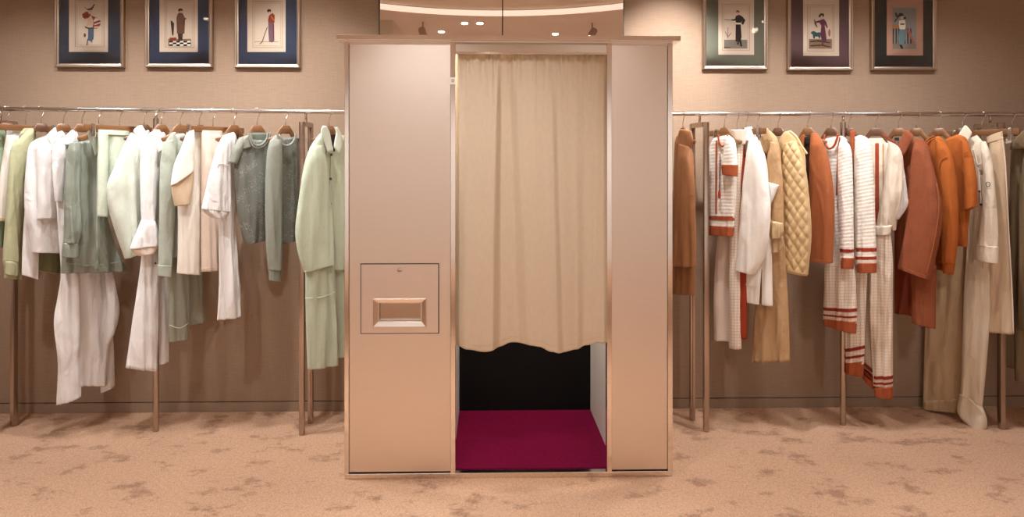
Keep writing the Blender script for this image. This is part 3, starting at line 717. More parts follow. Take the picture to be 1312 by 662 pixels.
g = Garment('jacket', 'grey sage jacket with sheer lower hem, behind the cream cape top', 'jacket', 231, hlabel='wooden hanger in the grey sage jacket', group=GC)
g.part('body', 'sage_cloth', [(224, 172, 236, 171), (214, 178, 239, 178), (208, 200, 239, 200), (206, 260, 232, 260), (206, 330, 234, 330)])
g.part('sheer_hem', 'sage_voile', [(212, 320, 240, 320), (215, 360, 242, 360), (216, 400, 242, 400), (217, 438, 241, 434)], d=.0, T=.016, fold=.012)
g.part('sheer_hem', 'sage_voile', [(238, 320, 256, 320), (241, 380, 262, 380), (242, 417, 264, 411)], d=-.04, T=.014, fold=.012)
g.part('sleeve', 'sage_cloth', [(209, 182, 223, 178), (205, 220, 226, 220), (204, 280, 224, 280), (203, 340, 220, 341)], d=.04, T=.024)
g.part('cuff', 'sage_cloth', [(202, 339, 220, 340), (202, 353, 219, 355)], d=.04, T=.026, fold=.004)
g.part('collar', 'sage_cloth', [(220, 170, 225, 169), (213, 181, 226, 184), (216, 197, 225, 193)], d=.045, T=.007)
g.cord('seam', 'white_cotton', [(217, 416), (230, 420), (241, 414)], .022, .0015)

g = Garment('cape_top', 'ivory cape top with a wide elbow sleeve left of the cream trousers', 'top', 255.5, kind='walnut', hlabel='wooden hanger hidden in the ivory cape top', group=GC)
g.part('body', 'ivory_wool', [(244, 163, 258, 163), (239, 172, 258, 172), (231, 195, 257, 195), (227, 230, 256, 230), (228, 270, 256, 270), (228, 320, 257, 320), (227, 350, 257, 352)], fold=.012)
g.part('sleeve', 'ivory_wool', [(240, 168, 249, 166), (232, 190, 249, 188), (223, 212, 249, 205), (219, 238, 248, 217)], d=.045, T=.03, fold=.008)
g.part('sleeve_lining', 'tan_lining', [(219.5, 236, 248, 215), (220.5, 250, 247, 240), (224, 264, 243, 262)], d=.042, T=.022, fold=.006)
g.part('collar', 'ivory_wool', [(244, 161.5, 257, 162), (242, 168, 258, 169)], d=.02, T=.016, fold=.002)
g.cord('side_seam', 'white_cotton', [(247, 170), (248.5, 205)], .078, .0018)

g = Garment('trousers', 'cream trousers clipped to a hanger right of the ivory cape top', 'trousers', 273, kind='clip', hlabel='clip hanger holding the cream trousers', group=GC, phi=44)
g.part('leg', 'cream_twill', [(258, 171, 284, 170), (258, 190, 284, 190), (258, 270, 281, 270), (258, 348, 281, 346)], fold=.014)
g.part('waistband', 'cream_twill', [(258, 167, 285, 168), (258, 174, 285, 174)], T=.022, fold=.003)
g.cord('hem_seam', 'ivory_wool', [(258, 343.5), (281, 341.5)], .022, .0018)

g = Garment('blouse', 'white blouse with a bell sleeve left of the grey T-shirt', 'blouse', 300, hlabel='wooden hanger in the white bell sleeved blouse', group=GC)
g.part('body', 'white_cotton', [(289, 172, 299, 169), (283, 180, 303, 178), (278, 210, 302, 210), (280, 262, 302, 262), (281, 300, 302, 300), (281, 350, 306, 350), (280, 380, 308, 380), (279, 410, 309, 404)], fold=.018, k=30)
g.part('sleeve', 'white_cotton', [(286, 173, 294, 173), (277, 192, 295, 192), (269, 222, 295, 222), (263, 248, 295, 250), (258, 268, 294, 272)], d=.045, T=.03, fold=.018, k=34)
g.part('sleeve_hem', 'white_cotton', [(258, 267, 294, 270), (263, 273, 291, 276), (272, 279, 284, 280.5)], d=.045, T=.028, fold=.012, k=34)
g.cord('sleeve_seam', 'ivory_wool', [(270.5, 214), (282, 210), (294, 212)], .078, .002)

g = Garment('t_shirt', 'dark grey green beaded T-shirt with a round neck, turned to face the viewer', 'T-shirt', 329.5, phi=30, hlabel='wooden hanger in the beaded grey T-shirt', group=GC)
g.part('body', 'grey_beaded', [(310, 178, 346, 180), (304, 187, 351, 185), (300, 212, 350, 212), (303, 260, 344, 260), (308, 295, 341, 295), (314, 313, 340, 308)], fold=.016)
g.part('sleeve', 'grey_jersey', [(306, 177, 313, 174), (298, 192, 312, 190), (293, 207, 304, 211)], d=.02, T=.03, fold=.008)
g.part('neckband', 'grey_dark', [(318, 170, 345, 170), (319, 176, 345, 176), (322, 182, 342, 182), (328, 187, 337, 187)], d=.001, T=.018, fold=.001)
for rr_, dd in (((318.5, 171), .036), ((321.5, 171.5), .040)):
    x0 = rr_[0]; w_ = 332-x0
    g.cord('neck_rib', 'grey_jersey', [(x0, 170), (x0+w_*.10, 178), (x0+w_*.45, 186+(318.5-x0)*.9+1.5), (332, 189+(318.5-x0)*.9), (332+w_*.55, 186+(318.5-x0)*.9), (332+w_*.95, 177), (332+w_*1.05, 170)], dd, .0052)
g.part('shoulder', 'grey_jersey', [(309, 177, 320, 171.5), (305, 184, 322, 181), (307, 192, 324, 188)], d=.012, T=.026, fold=.002)

g = Garment('sweater', 'grey green sweater with a long pale sleeve, next to the rack end frame', 'sweater', 366, phi=44, hlabel='wooden hanger in the long sleeved grey sweater', group=GC)
g.part('body', 'grey_beaded', [(352, 178, 379, 175), (347, 184, 382, 181), (351, 210, 383, 205), (354, 260, 383, 260), (358, 300, 382, 298), (361, 312, 380, 307)], fold=.014)
g.part('sleeve', 'grey_jersey', [(346, 180, 360, 178), (342, 200, 361, 197), (340, 250, 361, 250), (341, 310, 361, 310), (344, 346, 360, 345)], d=.045, T=.03, fold=.012)
g.part('cuff', 'grey_rib', [(344, 345, 360, 344), (345, 359, 359, 360)], d=.045, T=.026, fold=.003)
g.part('shoulder', 'grey_jersey', [(352, 174, 358, 171.5), (346, 181, 362, 180), (348, 190, 363, 187)], d=.03, T=.022, fold=.003)
g.cord('neck_rib', 'grey_jersey', [(355.5, 171), (357, 178), (361, 184), (367, 186.5), (373, 184.5), (377.5, 178), (378.5, 171)], .052, .0058)

g = Garment('coat', 'mint green wool coat with open collar, right beside the photo booth', 'coat', 421.5, phi=40, hlabel='wooden hanger in the mint coat beside the photo booth', group=GC)
g.part('body', 'mint_melton', [(411, 172, 442, 174), (399, 186, 446, 186), (393, 210, 449, 210), (389, 300, 450, 300), (388, 345, 450, 345)], T=.03)
g.part('sleeve', 'mint_melton', [(398, 187, 412, 186), (390, 212, 419, 212), (382, 262, 424, 262), (378.5, 298, 427, 298), (383, 328, 427.5, 322), (390, 348.5, 428, 337)], d=.05, T=.036, fold=.010)
g.part('shoulder', 'mint_melton', [(409, 172, 414, 169), (400, 184, 417, 186), (396, 194, 418, 196)], d=.036, T=.024, fold=.003)
g.part('front_panel', 'mint_melton', [(391, 338, 428, 335), (392, 400, 430.5, 400), (394, 473, 433, 467)], d=.03, T=.026, fold=.012)
g.part('front_panel', 'mint_melton', [(425, 335, 448, 335), (430, 400, 448, 400), (433, 458, 448, 455)], d=-.01, T=.02)
g.part('front_panel', 'mint_melton', [(384, 300, 396, 300), (384, 411, 391.5, 411.5)], d=-.035, T=.012)
g.cord('hem_seam', 'mint_coating', [(391.5, 382), (410, 381), (429.5, 374)], .06, .0028)
g.cord('cuff_edge', 'mint_coating', [(390, 348), (408, 344.5), (428, 337)], .066, .0032)
g.part('collar', 'mint_coating', [(413.5, 161, 418, 161.5), (411, 168, 422, 168), (414.5, 180, 424.5, 180), (420, 195, 427, 193)], d=.062, T=.008, fold=.002)
g.part('collar', 'mint_coating', [(428.5, 163, 432, 163), (430.5, 170, 437, 171), (428.5, 181, 439, 182), (428, 189, 438.5, 188), (433, 196, 435, 196)], d=.052, T=.008, fold=.002)
g.part('neck_lining', 'brown_lining', [(419, 172, 432, 172), (423, 182, 431, 182), (425, 194, 429, 194)], d=.026, T=.006, fold=.0)
g.cord('placket', 'mint_coating', [(425, 196), (423.5, 240), (425, 300)], .034, .003)
g.dots('button', 'button_dark', [(424.5, 198), (423.5, 229), (423.3, 261)], .036, .0075)

# ---- right rack
g = Garment('jacket', 'caramel leather jacket with turned up collar, alone between booth and rack frame', 'jacket', 875, phi=76, hlabel='wooden hanger in the caramel leather jacket', group=GD)
g.part('body', 'caramel_leather', [(868, 174, 883, 176), (867, 186, 884, 190), (866, 205, 888, 205), (864, 260, 889, 260), (863, 330, 890, 335), (863, 376, 890, 378)])
g.part('sleeve', 'caramel_leather', [(871, 184, 884, 188), (868, 230, 889, 230), (865, 290, 890, 290), (864, 341, 889.5, 342.5)], d=.04, T=.028, fold=.014)
g.part('collar', 'caramel_leather', [(872, 165, 886, 168), (869, 174, 888, 180), (867, 184, 885, 191)], d=.035, T=.014, fold=.003)
g.cord('sleeve_seam', 'caramel_leather', [(866.5, 252), (878, 254), (889, 250)], .07, .0016)

g = Garment('knit_top', 'white ribbed knit top with rust cuff, hem and neckband', 'top', 928, hlabel='wooden hanger in the white knit top with rust neckband', group=GD)
g.part('body', 'white_ribs', [(915, 177, 935, 173), (910, 187, 942, 182), (908, 210, 944, 206), (908, 250, 943, 250), (908, 291, 940, 292)])
g.part('hem_band', 'rust_knit', [(908, 288, 940, 291), (908, 300, 939, 303)], d=.0, T=.029)
g.part('stripe', 'rust_knit', [(908, 276, 941, 277), (908, 281, 941, 282.5)], d=.0, T=.029)
g.part('sleeve', 'white_ribs', [(930, 174, 939, 177), (928, 192, 943, 190), (926, 213, 945, 213)], d=.045, T=.028)
g.part('cuff', 'rust_knit', [(925, 211, 945.5, 211), (926, 223, 945, 226)], d=.045, T=.03, fold=.004)
g.cord('neckband', 'rust_knit', [(920.5, 172), (921, 180), (925, 187), (930, 184), (932.5, 172)], .04, .0055)
g.cord('placket', 'rust_knit', [(918, 180), (917.5, 230), (917.5, 274)], .034, .005)
g.cord('drawstring', 'cord_brown', [(922.5, 197), (922, 225), (921.5, 246)], .042, .0025)
g.part('tassel', 'rust_red', [(920.8, 243, 922.8, 243), (920, 249, 923.5, 249), (920.5, 254, 923.2, 254)], d=.042, T=.007)

g = Garment('trousers', 'pale checked trousers with a rust side panel, clipped behind the white knit top', 'trousers', 944, kind='clip', hlabel='clip hanger holding the pale checked trousers', group=GD)
g.part('leg', 'gingham', [(936, 170, 956, 170), (936, 190, 952, 190), (935, 240, 950, 240), (934, 330, 948.5, 330), (934, 446, 950, 447)], d=.01, T=.02, fold=.006)
g.part('leg', 'cream_twill', [(928, 240, 938, 240), (918, 320, 936, 320), (915, 380, 936, 380), (915, 435, 935, 437)], d=-.02, T=.016)
g.part('waistband', 'cream_twill', [(936, 166, 957, 166), (937, 185, 955, 185)], d=.012, T=.018, fold=.003)
g.part('side_panel', 'rust_red', [(943, 184, 954, 184), (944, 240, 956, 240), (945, 330, 957, 330), (946, 432, 957, 434)], d=-.005, T=.02, fold=.004)

g = Garment('coat', 'white flannel coat with stand collar and a long plain sleeve', 'coat', 956, kind='walnut', hlabel='wooden hanger hidden in the white flannel coat', group=GD)
g.part('body', 'white_flannel', [(957, 172, 967, 168), (953, 184, 975, 182), (951, 230, 985, 230), (954, 345, 988, 345)])
g.part('front_panel', 'white_flannel', [(953, 338, 976, 338), (953.5, 386, 972.5, 390)], d=.02, T=.018, fold=.004)
g.part('front_panel', 'white_flannel', [(974, 240, 985, 238), (976, 310, 988.5, 310), (976, 390, 990, 392)], d=.01, T=.018, fold=.005)
g.part('sleeve', 'white_flannel', [(960, 178, 971, 175), (956, 205, 978, 203), (951, 247, 985, 243), (948, 288, 987, 276), (946, 322, 981, 326), (943.8, 345, 966.5, 351.5)], d=.05, T=.032, fold=.008)
g.part('collar', 'white_flannel', [(954, 164, 963, 162), (952, 172, 967, 172), (954.5, 181, 967, 181)], d=.04, T=.015, fold=.003)
g.part('lapel', 'white_cotton', [(983, 233, 998, 237), (983.5, 247, 993, 250), (985, 263, 987, 263)], d=.012, T=.008, fold=.002)
g.cord('pocket_seam', 'ivory_wool', [(954, 364), (964, 366), (973.5, 366.5)], .044, .0022)
g.dots('button', 'cord_brown', [(955.5, 200)], .035, .007)

g = Garment('trench_coat', 'long beige trench coat with a knotted belt', 'coat', 970.5, kind='walnut', hlabel='dark wooden hanger in the beige trench coat', group=GD)
g.part('body', 'beige_gabardine', [(976, 170, 986, 167), (975, 181, 996, 179), (975, 210, 1001, 210), (977, 285, 1003, 285), (973, 330, 1006, 330), (967, 400, 1010, 400), (963, 464, 1012, 462)], fold=.016)
g.part('sleeve', 'beige_gabardine', [(985, 181, 996, 183), (982, 220, 1002, 220), (984, 270, 1004, 270), (985, 300, 1004, 302)], d=.035, T=.022, fold=.012)
g.part('collar', 'beige_gabardine', [(979, 164.5, 984, 164), (973, 177, 988, 180), (975, 192, 982, 196)], d=.045, T=.008, fold=.003)
g.part('belt_knot', 'beige_satin', [(986, 282, 1003, 286), (984.5, 294, 1004, 297), (987, 306, 1001, 306)], d=.065, T=.016, fold=.012, k=60)
g.part('belt_end', 'beige_satin', [(986, 303, 996, 303), (984.5, 314, 996, 314), (987, 325, 997, 323)], d=.06, T=.01, fold=.008, k=60)
g.part('belt_end', 'beige_satin', [(993, 303, 1003, 303), (994, 316, 1004, 314), (996, 322, 1002, 320)], d=.055, T=.008, fold=.006, k=60)

g = Garment('jacket', 'cream gold diamond quilted jacket', 'jacket', 997, kind='walnut', hlabel='dark wooden hanger in the quilted jacket', group=GD)
g.part('body', 'gold_quilting', [(1001, 182, 1012, 172), (999, 196, 1030, 192), (1001, 250, 1033, 250), (1003, 320, 1035, 320), (1004, 344, 1034, 347)])
g.part('sleeve', 'gold_quilting', [(1006, 184, 1021, 180), (1003.5, 208, 1030, 204), (1003, 250, 1036, 245), (1003, 300, 1039.5, 300), (1002, 343, 1035, 352)], d=.05, T=.034, fold=.005, quilt=True)
g.part('cuff', 'gold_quilting', [(1002, 341, 1035.5, 350), (1003, 346, 1034, 353.5)], d=.05, T=.034, fold=.004)
g.part('hood', 'gold_quilting', [(1004, 170, 1012, 167), (998, 180, 1020, 174), (999, 188, 1026, 183), (1003, 194, 1020, 190)], d=.045, T=.016, fold=.006)
g.cord('hood_edge', 'gold_quilting', [(1012, 168), (1020, 175), (1027, 187), (1034, 197)], .05, .0062)

g = Garment('coat', 'burnt orange wool coat with dark lining right of the quilted jacket', 'coat', 1035, hlabel='wooden hanger in the burnt orange coat with dark lining', group=GD)
g.part('lining', 'brown_lining', [(1028, 176, 1040, 174), (1026, 195, 1045, 192), (1028, 300, 1050, 300), (1034, 330, 1058, 332)], d=-.01, T=.016)
g.part('sleeve', 'rust_wool', [(1039, 171, 1047, 170), (1038.5, 190, 1056, 186), (1037, 220, 1064, 215), (1037.5, 275, 1069, 260), (1038, 333, 1067, 336)], d=.04, T=.034, fold=.008)
g.part('cuff_edge', 'rust_wool', [(1038, 330.5, 1067.5, 333), (1038, 334, 1067, 337)], d=.04, T=.036, fold=.004)
g.part('collar', 'rust_wool', [(1027, 174, 1031, 172), (1023, 181, 1030, 182), (1025, 190, 1030, 192)], d=.03, T=.008)
g.part('body', 'rust_wool', [(1040, 174, 1050, 174), (1042, 220, 1062, 220), (1044, 325, 1064, 328)], d=-.0, T=.024)
g.part('label', 'label_black', [(1030.5, 180, 1036, 180), (1030.5, 184, 1036, 184)], d=.012, T=.002, fold=0)

g = Garment('cardigan_dress', 'white cardigan dress with rust round neckband, left of the rack middle post', 'dress', 1064.5, kind='walnut', hlabel='dark wooden hanger in the rust necked cardigan dress', group=GD)
g.part('body', 'white_ribs', [(1058, 178, 1079, 174), (1055, 190, 1086, 186), (1056, 250, 1088, 250), (1058, 320, 1090, 320), (1057, 340, 1093, 340)], T=.024)
g.part('skirt', 'gingham', [(1057, 330, 1093, 330), (1056, 370, 1097, 370), (1054.5, 409, 1098, 414)], T=.024, fold=.012)
g.part('stripe', 'dark_red', [(1055, 393.5, 1098, 394.5), (1055, 397, 1098, 398.5)], T=.0295, fold=.012)
g.part('stripe', 'dark_red', [(1055, 402, 1098, 404), (1055, 404, 1098, 406.5)], T=.0295, fold=.012)
g.part('hem_band', 'rust_knit', [(1055, 408, 1098, 411), (1055, 416, 1097, 427)], T=.026, fold=.012)
g.part('sleeve', 'white_ribs', [(1076, 181, 1084, 180), (1074, 200, 1091, 195), (1074, 250, 1093, 245), (1077, 333, 1094, 334)], d=.045, T=.028, fold=.008)
g.part('stripe', 'dark_red', [(1076.5, 318, 1094, 319), (1077, 322, 1094, 323)], d=.045, T=.033)
g.part('cuff', 'rust_knit', [(1077.5, 329, 1094.5, 330), (1078, 343, 1093.5, 344)], d=.045, T=.033, fold=.003)
g.cord('neckband', 'rust_knit', [(1056, 172), (1056.5, 182), (1062, 190), (1069, 186), (1074, 172)], .042, .0062)
g.cord('placket', 'rust_knit', [(1076, 175), (1073.5, 200), (1072, 250)], .05, .0045)

g = Garment('cardigan_dress', 'white cardigan dress with rust stripes on the sleeve, right of the rack middle post', 'dress', 1087.5, kind='walnut', hlabel='dark wooden hanger beside the rack middle post', group=GD)
g.part('body', 'white_ribs', [(1092, 176, 1104, 173), (1090, 190, 1112, 187), (1087, 250, 1115, 250), (1086, 340, 1114, 340)], T=.024)
g.part('skirt', 'gingham', [(1085, 330, 1112, 330), (1084, 400, 1109, 400), (1084, 464, 1107, 466)], T=.024, fold=.014)
g.part('stripe', 'dark_red', [(1084, 446, 1108, 442), (1084, 450, 1108, 446)], T=.0295, fold=.014)
g.part('stripe', 'dark_red', [(1084, 456, 1107.5, 453), (1084, 459, 1107.5, 456)], T=.0295, fold=.014)
g.part('hem_band', 'rust_knit', [(1084, 464, 1107, 462), (1084, 476, 1106, 482)], T=.026, fold=.014)
g.part('sleeve', 'white_ribs', [(1099, 176, 1107, 174), (1096, 192, 1116, 187), (1095, 250, 1120, 245), (1097, 338, 1123, 338)], d=.045, T=.03, fold=.008)
for ya, yb in ((317, 322), (328, 332)):
    g.part('stripe', 'rust_red', [(1096.5, ya, 1123, ya), (1097, yb, 1123, yb)], d=.045, T=.032)
g.part('cuff', 'rust_knit', [(1097.5, 336.5, 1123.5, 336.5), (1099, 348.5, 1123, 349)], d=.045, T=.032, fold=.004)
g.part('neckband', 'rust_knit', [(1089, 168, 1096, 166.5), (1089, 190, 1094, 190), (1089, 260, 1093, 260)], d=.03, T=.01, fold=.002)

g = Garment('dress', 'long cream satin dress with rust stripes at the chest and hem', 'dress', 1122, phi=40, kind='walnut', hlabel='dark wooden hanger in the striped satin dress', group=GD)
g.part('body', 'satin_stripe', [(1112, 183, 1136, 183), (1109, 192, 1150, 190), (1111, 240, 1156, 235), (1112, 295, 1148, 295)], T=.024, fold=.012)
g.part('back_neck', 'satin_cream', [(1109, 177, 1136, 177), (1110, 184, 1136, 184)], d=-.01, T=.014, fold=.002)
g.part('skirt', 'rust_red', [(1104, 345, 1116, 345), (1104, 400, 1113, 400), (1103, 462, 1112, 462)], d=-.02, T=.012)
g.part('skirt', 'satin_check', [(1112, 330, 1128, 330), (1108, 400, 1130, 400), (1105, 464, 1124, 482)], d=.005, T=.02, fold=.01)
g.part('skirt', 'satin_check', [(1120, 298, 1141, 298), (1114, 330, 1144, 335), (1114, 400, 1144, 400), (1119, 494, 1144, 496)], d=.045, T=.026, fold=.016, k=30)
for ya, yb, xa_ in ((481, 485, 1119), (489, 491.5, 1119)):
    g.part('stripe', 'dark_red', [(xa_, ya, 1144.3, ya-1), (xa_, yb, 1144.3, yb-1)], d=.045, T=.031, fold=.016, k=30)
g.part('hem_band', 'rust_knit', [(1119.5, 496, 1144.3, 494), (1121, 507, 1143.5, 510)], d=.045, T=.032, fold=.014, k=30)
for ya, yb in ((461, 465), (471, 474)):
    g.part('stripe', 'dark_red', [(1105, ya, 1120, ya+12), (1105, yb, 1120, yb+12)], d=.012, T=.025)
g.part('hem_band', 'rust_knit', [(1105, 477, 1121, 490), (1105, 484, 1121, 499)], d=.012, T=.025)
g.part('sleeve', 'satin_cream', [(1137, 180, 1150, 186), (1138, 200, 1157, 202), (1132, 240, 1157, 242), (1126, 270, 1150, 272), (1122, 293, 1142, 293)], d=.045, T=.028, fold=.014, k=30)
g.part('knot', 'satin_cream', [(1120.5, 289, 1143, 288), (1119, 295, 1142, 295), (1121, 301, 1141, 300)], d=.05, T=.032, fold=.008)
g.part('sleeve', 'white_cotton', [(1148, 186, 1153, 190), (1150, 220, 1159, 220), (1150, 250, 1163, 250), (1147, 262, 1164, 262), (1142, 280, 1152, 281)], d=.0, T=.02, fold=.014, k=36)
g.cord('neckband', 'rust_red', [(1131, 172), (1140, 178), (1150, 186)], .075, .003)

g = Garment('coat', 'cinnamon wool coat with pointed collar and one wide sleeve', 'coat', 1151, hlabel='wooden hanger in the cinnamon wool coat', group=GD)
g.part('body', 'cinnamon_wool', [(1158, 182, 1182, 178), (1153, 200, 1192, 196), (1150, 260, 1196, 260), (1150, 345, 1199, 345)], T=.026)
g.part('lining', 'cinnamon_lining', [(1146, 255, 1172, 255), (1146, 330, 1174, 330), (1146, 401, 1174, 405)], d=-.02, T=.014, fold=.02)
g.part('front_panel', 'cinnamon_wool', [(1166, 335, 1200, 340), (1168, 380, 1199, 385), (1168, 413, 1198.5, 421)], d=.0, T=.022, fold=.006)
g.part('sleeve', 'cinnamon_wool', [(1173, 176, 1183, 179), (1168, 200, 1192, 202), (1164, 240, 1202, 238), (1162, 272, 1207, 268), (1159, 300, 1204.5, 304), (1151, 341, 1192, 357)], d=.05, T=.036, fold=.008)
g.part('cuff_edge', 'cinnamon_wool', [(1151.5, 338, 1193, 354), (1150.8, 342, 1192, 358)], d=.05, T=.038, fold=.004)
g.part('collar', 'cinnamon_wool', [(1160, 166.5, 1164, 167), (1155, 176, 1171, 176), (1151, 186, 1165, 186), (1154, 194, 1161, 195), (1156.5, 199, 1158.5, 199)], d=.06, T=.009, fold=.002)
g.cord('sleeve_seam', 'rust_wool', [(1200, 235), (1203, 268), (1197, 310), (1187, 352)], .077, .003)
g.part('label', 'label_black', [(1146, 176, 1152, 176), (1146, 180, 1152, 180)], d=.02, T=.002, fold=0)

g = Garment('sweater', 'orange knitted sweater with a long sleeve and ribbed cuff', 'sweater', 1174, hlabel='wooden hanger in the long sleeved orange sweater', group=GD)
g.part('body', 'orange_knit', [(1190, 180, 1203, 174), (1186, 192, 1213, 188), (1192, 260, 1222, 255), (1199, 336, 1224, 336)])
g.part('hem_band', 'orange_rib', [(1199, 334, 1224, 335), (1200, 345, 1218, 347)], T=.025)
g.part('sleeve', 'orange_knit', [(1198, 178, 1212, 184), (1199, 205, 1221, 203), (1200, 250, 1227, 248), (1204, 300, 1228, 300), (1207, 337, 1224, 337)], d=.045, T=.032, fold=.010)
g.part('cuff', 'orange_rib', [(1207, 336, 1224.5, 336), (1208, 349, 1222, 351.5)], d=.045, T=.028, fold=.003)
g.cord('neckband', 'orange_rib', [(1186, 182), (1190, 178), (1197, 174)], .03, .005)
g.cord('shoulder_seam', 'orange_rib', [(1213, 201), (1206, 206), (1203, 216)], .077, .002)

g = Garment('t_shirt', 'orange wide sleeved T-shirt left of the stone utility shirt', 'T-shirt', 1202.5, hlabel='wooden hanger in the wide sleeved orange T-shirt', group=GD)
g.part('body', 'orange_knit', [(1210, 180, 1227, 172), (1206, 190, 1241, 184), (1210, 250, 1244, 250), (1222, 298, 1240, 298), (1227, 315, 1239, 316)], fold=.012)
g.part('sleeve', 'orange_knit', [(1231, 178, 1241, 183), (1233, 205, 1247, 203), (1234.5, 235, 1252, 232), (1234, 272, 1252, 263)], d=.045, T=.032, fold=.008)
g.cord('sleeve_hem', 'orange_rib', [(1234, 271), (1243, 268), (1252, 263)], .07, .003)
g.cord('shoulder_seam', 'orange_rib', [(1233, 200), (1236, 196), (1241, 194)], .075, .002)

g = Garment('shirt', 'stone coloured utility shirt with a pointed collar and buttoned cuff', 'shirt', 1233, kind='walnut', hlabel='dark wooden hanger in the stone utility shirt', group=GD)
g.part('body', 'stone_cotton', [(1234, 182, 1252, 173), (1233, 195, 1263, 189), (1246, 230, 1270, 226), (1248, 290, 1272, 290), (1246, 335, 1268, 335)], fold=.012)
g.part('sleeve', 'stone_cotton', [(1255, 181, 1263, 181), (1258, 208, 1271, 204), (1260, 250, 1276, 250), (1255, 290, 1279, 290), (1251.5, 314, 1279, 318)], d=.045, T=.028, fold=.008)
g.part('cuff', 'stone_cotton', [(1250.5, 312, 1279.5, 316), (1249, 332, 1279, 338)], d=.045, T=.03, fold=.003)
g.part('collar', 'stone_cotton', [(1236, 160.5, 1238.5, 161), (1230, 169, 1245, 169), (1227, 176, 1243, 176), (1234, 182.5, 1239, 183)], d=.055, T=.008, fold=.002)
g.cord('placket', 'stone_cotton', [(1247, 190), (1254, 220), (1257, 262)], .04, .004)
g.dots('button', 'cord_brown', [(1255, 245), (1257, 262)], .048, .006)
rg = [(1266+2.6*math.cos(a*PI/6), 236+2.8*math.sin(a*PI/6)) for a in range(13)]
g.cord('ring', 'dark_metal', rg, .078, .0016)
g.cord('strap', 'stone_cotton', [(1253, 212), (1258, 209)], .045, .005)
g.cord('drawstring', 'stone_cotton', [(1260, 336), (1259.5, 344)], .04, .0022)
g = Garment('trousers', 'long beige trousers with turned up cuffs, hanging lowest on the right rack', 'trousers', 1233, group=GD, shift=-.075)
g.part('leg', 'stone_trouser', [(1212, 240, 1238, 240), (1200, 300, 1238, 300), (1190, 360, 1237, 360), (1185, 430, 1233, 430), (1182.5, 516, 1230, 514)], d=-.005, T=.022, fold=.016, k=16)
g.part('cuff', 'stone_trouser', [(1182.5, 513, 1230, 509), (1182, 518, 1229, 518), (1181, 523, 1227, 528)], d=-.005, T=.025, fold=.008)
g.part('leg', 'stone_cotton', [(1240, 240, 1262, 240), (1240, 300, 1266, 300), (1236, 360, 1268.5, 360), (1233, 430, 1267, 430), (1231, 504, 1259, 520)], d=.05, T=.028, fold=.018, k=18)
g.part('cuff', 'stone_cotton', [(1231, 502, 1258, 518), (1226.5, 520, 1264, 535), (1229, 531, 1264.5, 546), (1238, 542, 1262, 552)], d=.05, T=.03, fold=.006)
g.cord('cuff_edge', 'stone_cotton', [(1229, 505), (1240, 510), (1250, 520), (1260, 527)], .083, .003)

g = Garment('trousers', 'sand twill trousers with pale side piping, clipped by the rack right end frame', 'trousers', 1258, kind='clip', hlabel='clip hanger holding the sand twill trousers', group=GD, shift=.03, phi=56)
g.part('leg', 'sand_twill', [(1266, 178, 1284, 170), (1268, 198, 1288, 193), (1266, 260, 1291, 260), (1264, 340, 1295, 340), (1263, 424, 1299, 428)], fold=.012)
g.part('waistband', 'sand_twill', [(1264, 176, 1284, 168), (1265, 184, 1286, 178)], d=.004, T=.024, fold=.003)
g.cord('piping', 'cream_twill', [(1283.5, 175), (1288, 210), (1292, 290), (1296.5, 370), (1298.5, 427)], .012, .003)

g = Garment('parka', 'khaki canvas parka at the right edge of the photo', 'coat', 1296, kind='walnut', hlabel='dark wooden hanger of the khaki parka at the right edge', group=GD)
g.part('body', 'khaki_canvas', [(1300, 180, 1318, 170), (1295, 200, 1332, 186), (1292, 330, 1338, 330), (1290, 470, 1338, 476)], fold=.016)
g.part('sleeve', 'khaki_canvas', [(1312, 192, 1332, 184), (1306, 250, 1338, 250), (1304, 340, 1338, 340), (1304, 420, 1338, 424)], d=.045, T=.034, fold=.016)
g.part('skirt_panel', 'khaki_canvas', [(1300, 400, 1338, 400), (1300, 486, 1338, 494)], d=.02, T=.03, fold=.012)
g.part('hood', 'khaki_canvas', [(1308, 170, 1316, 164), (1296, 182, 1322, 178), (1294, 192, 1314, 190)], d=.05, T=.016, fold=.006)
g.part('label', 'badge_white', [(1288.5, 178, 1296, 177), (1288.5, 184, 1296, 183)], d=.03, T=.002, fold=0)

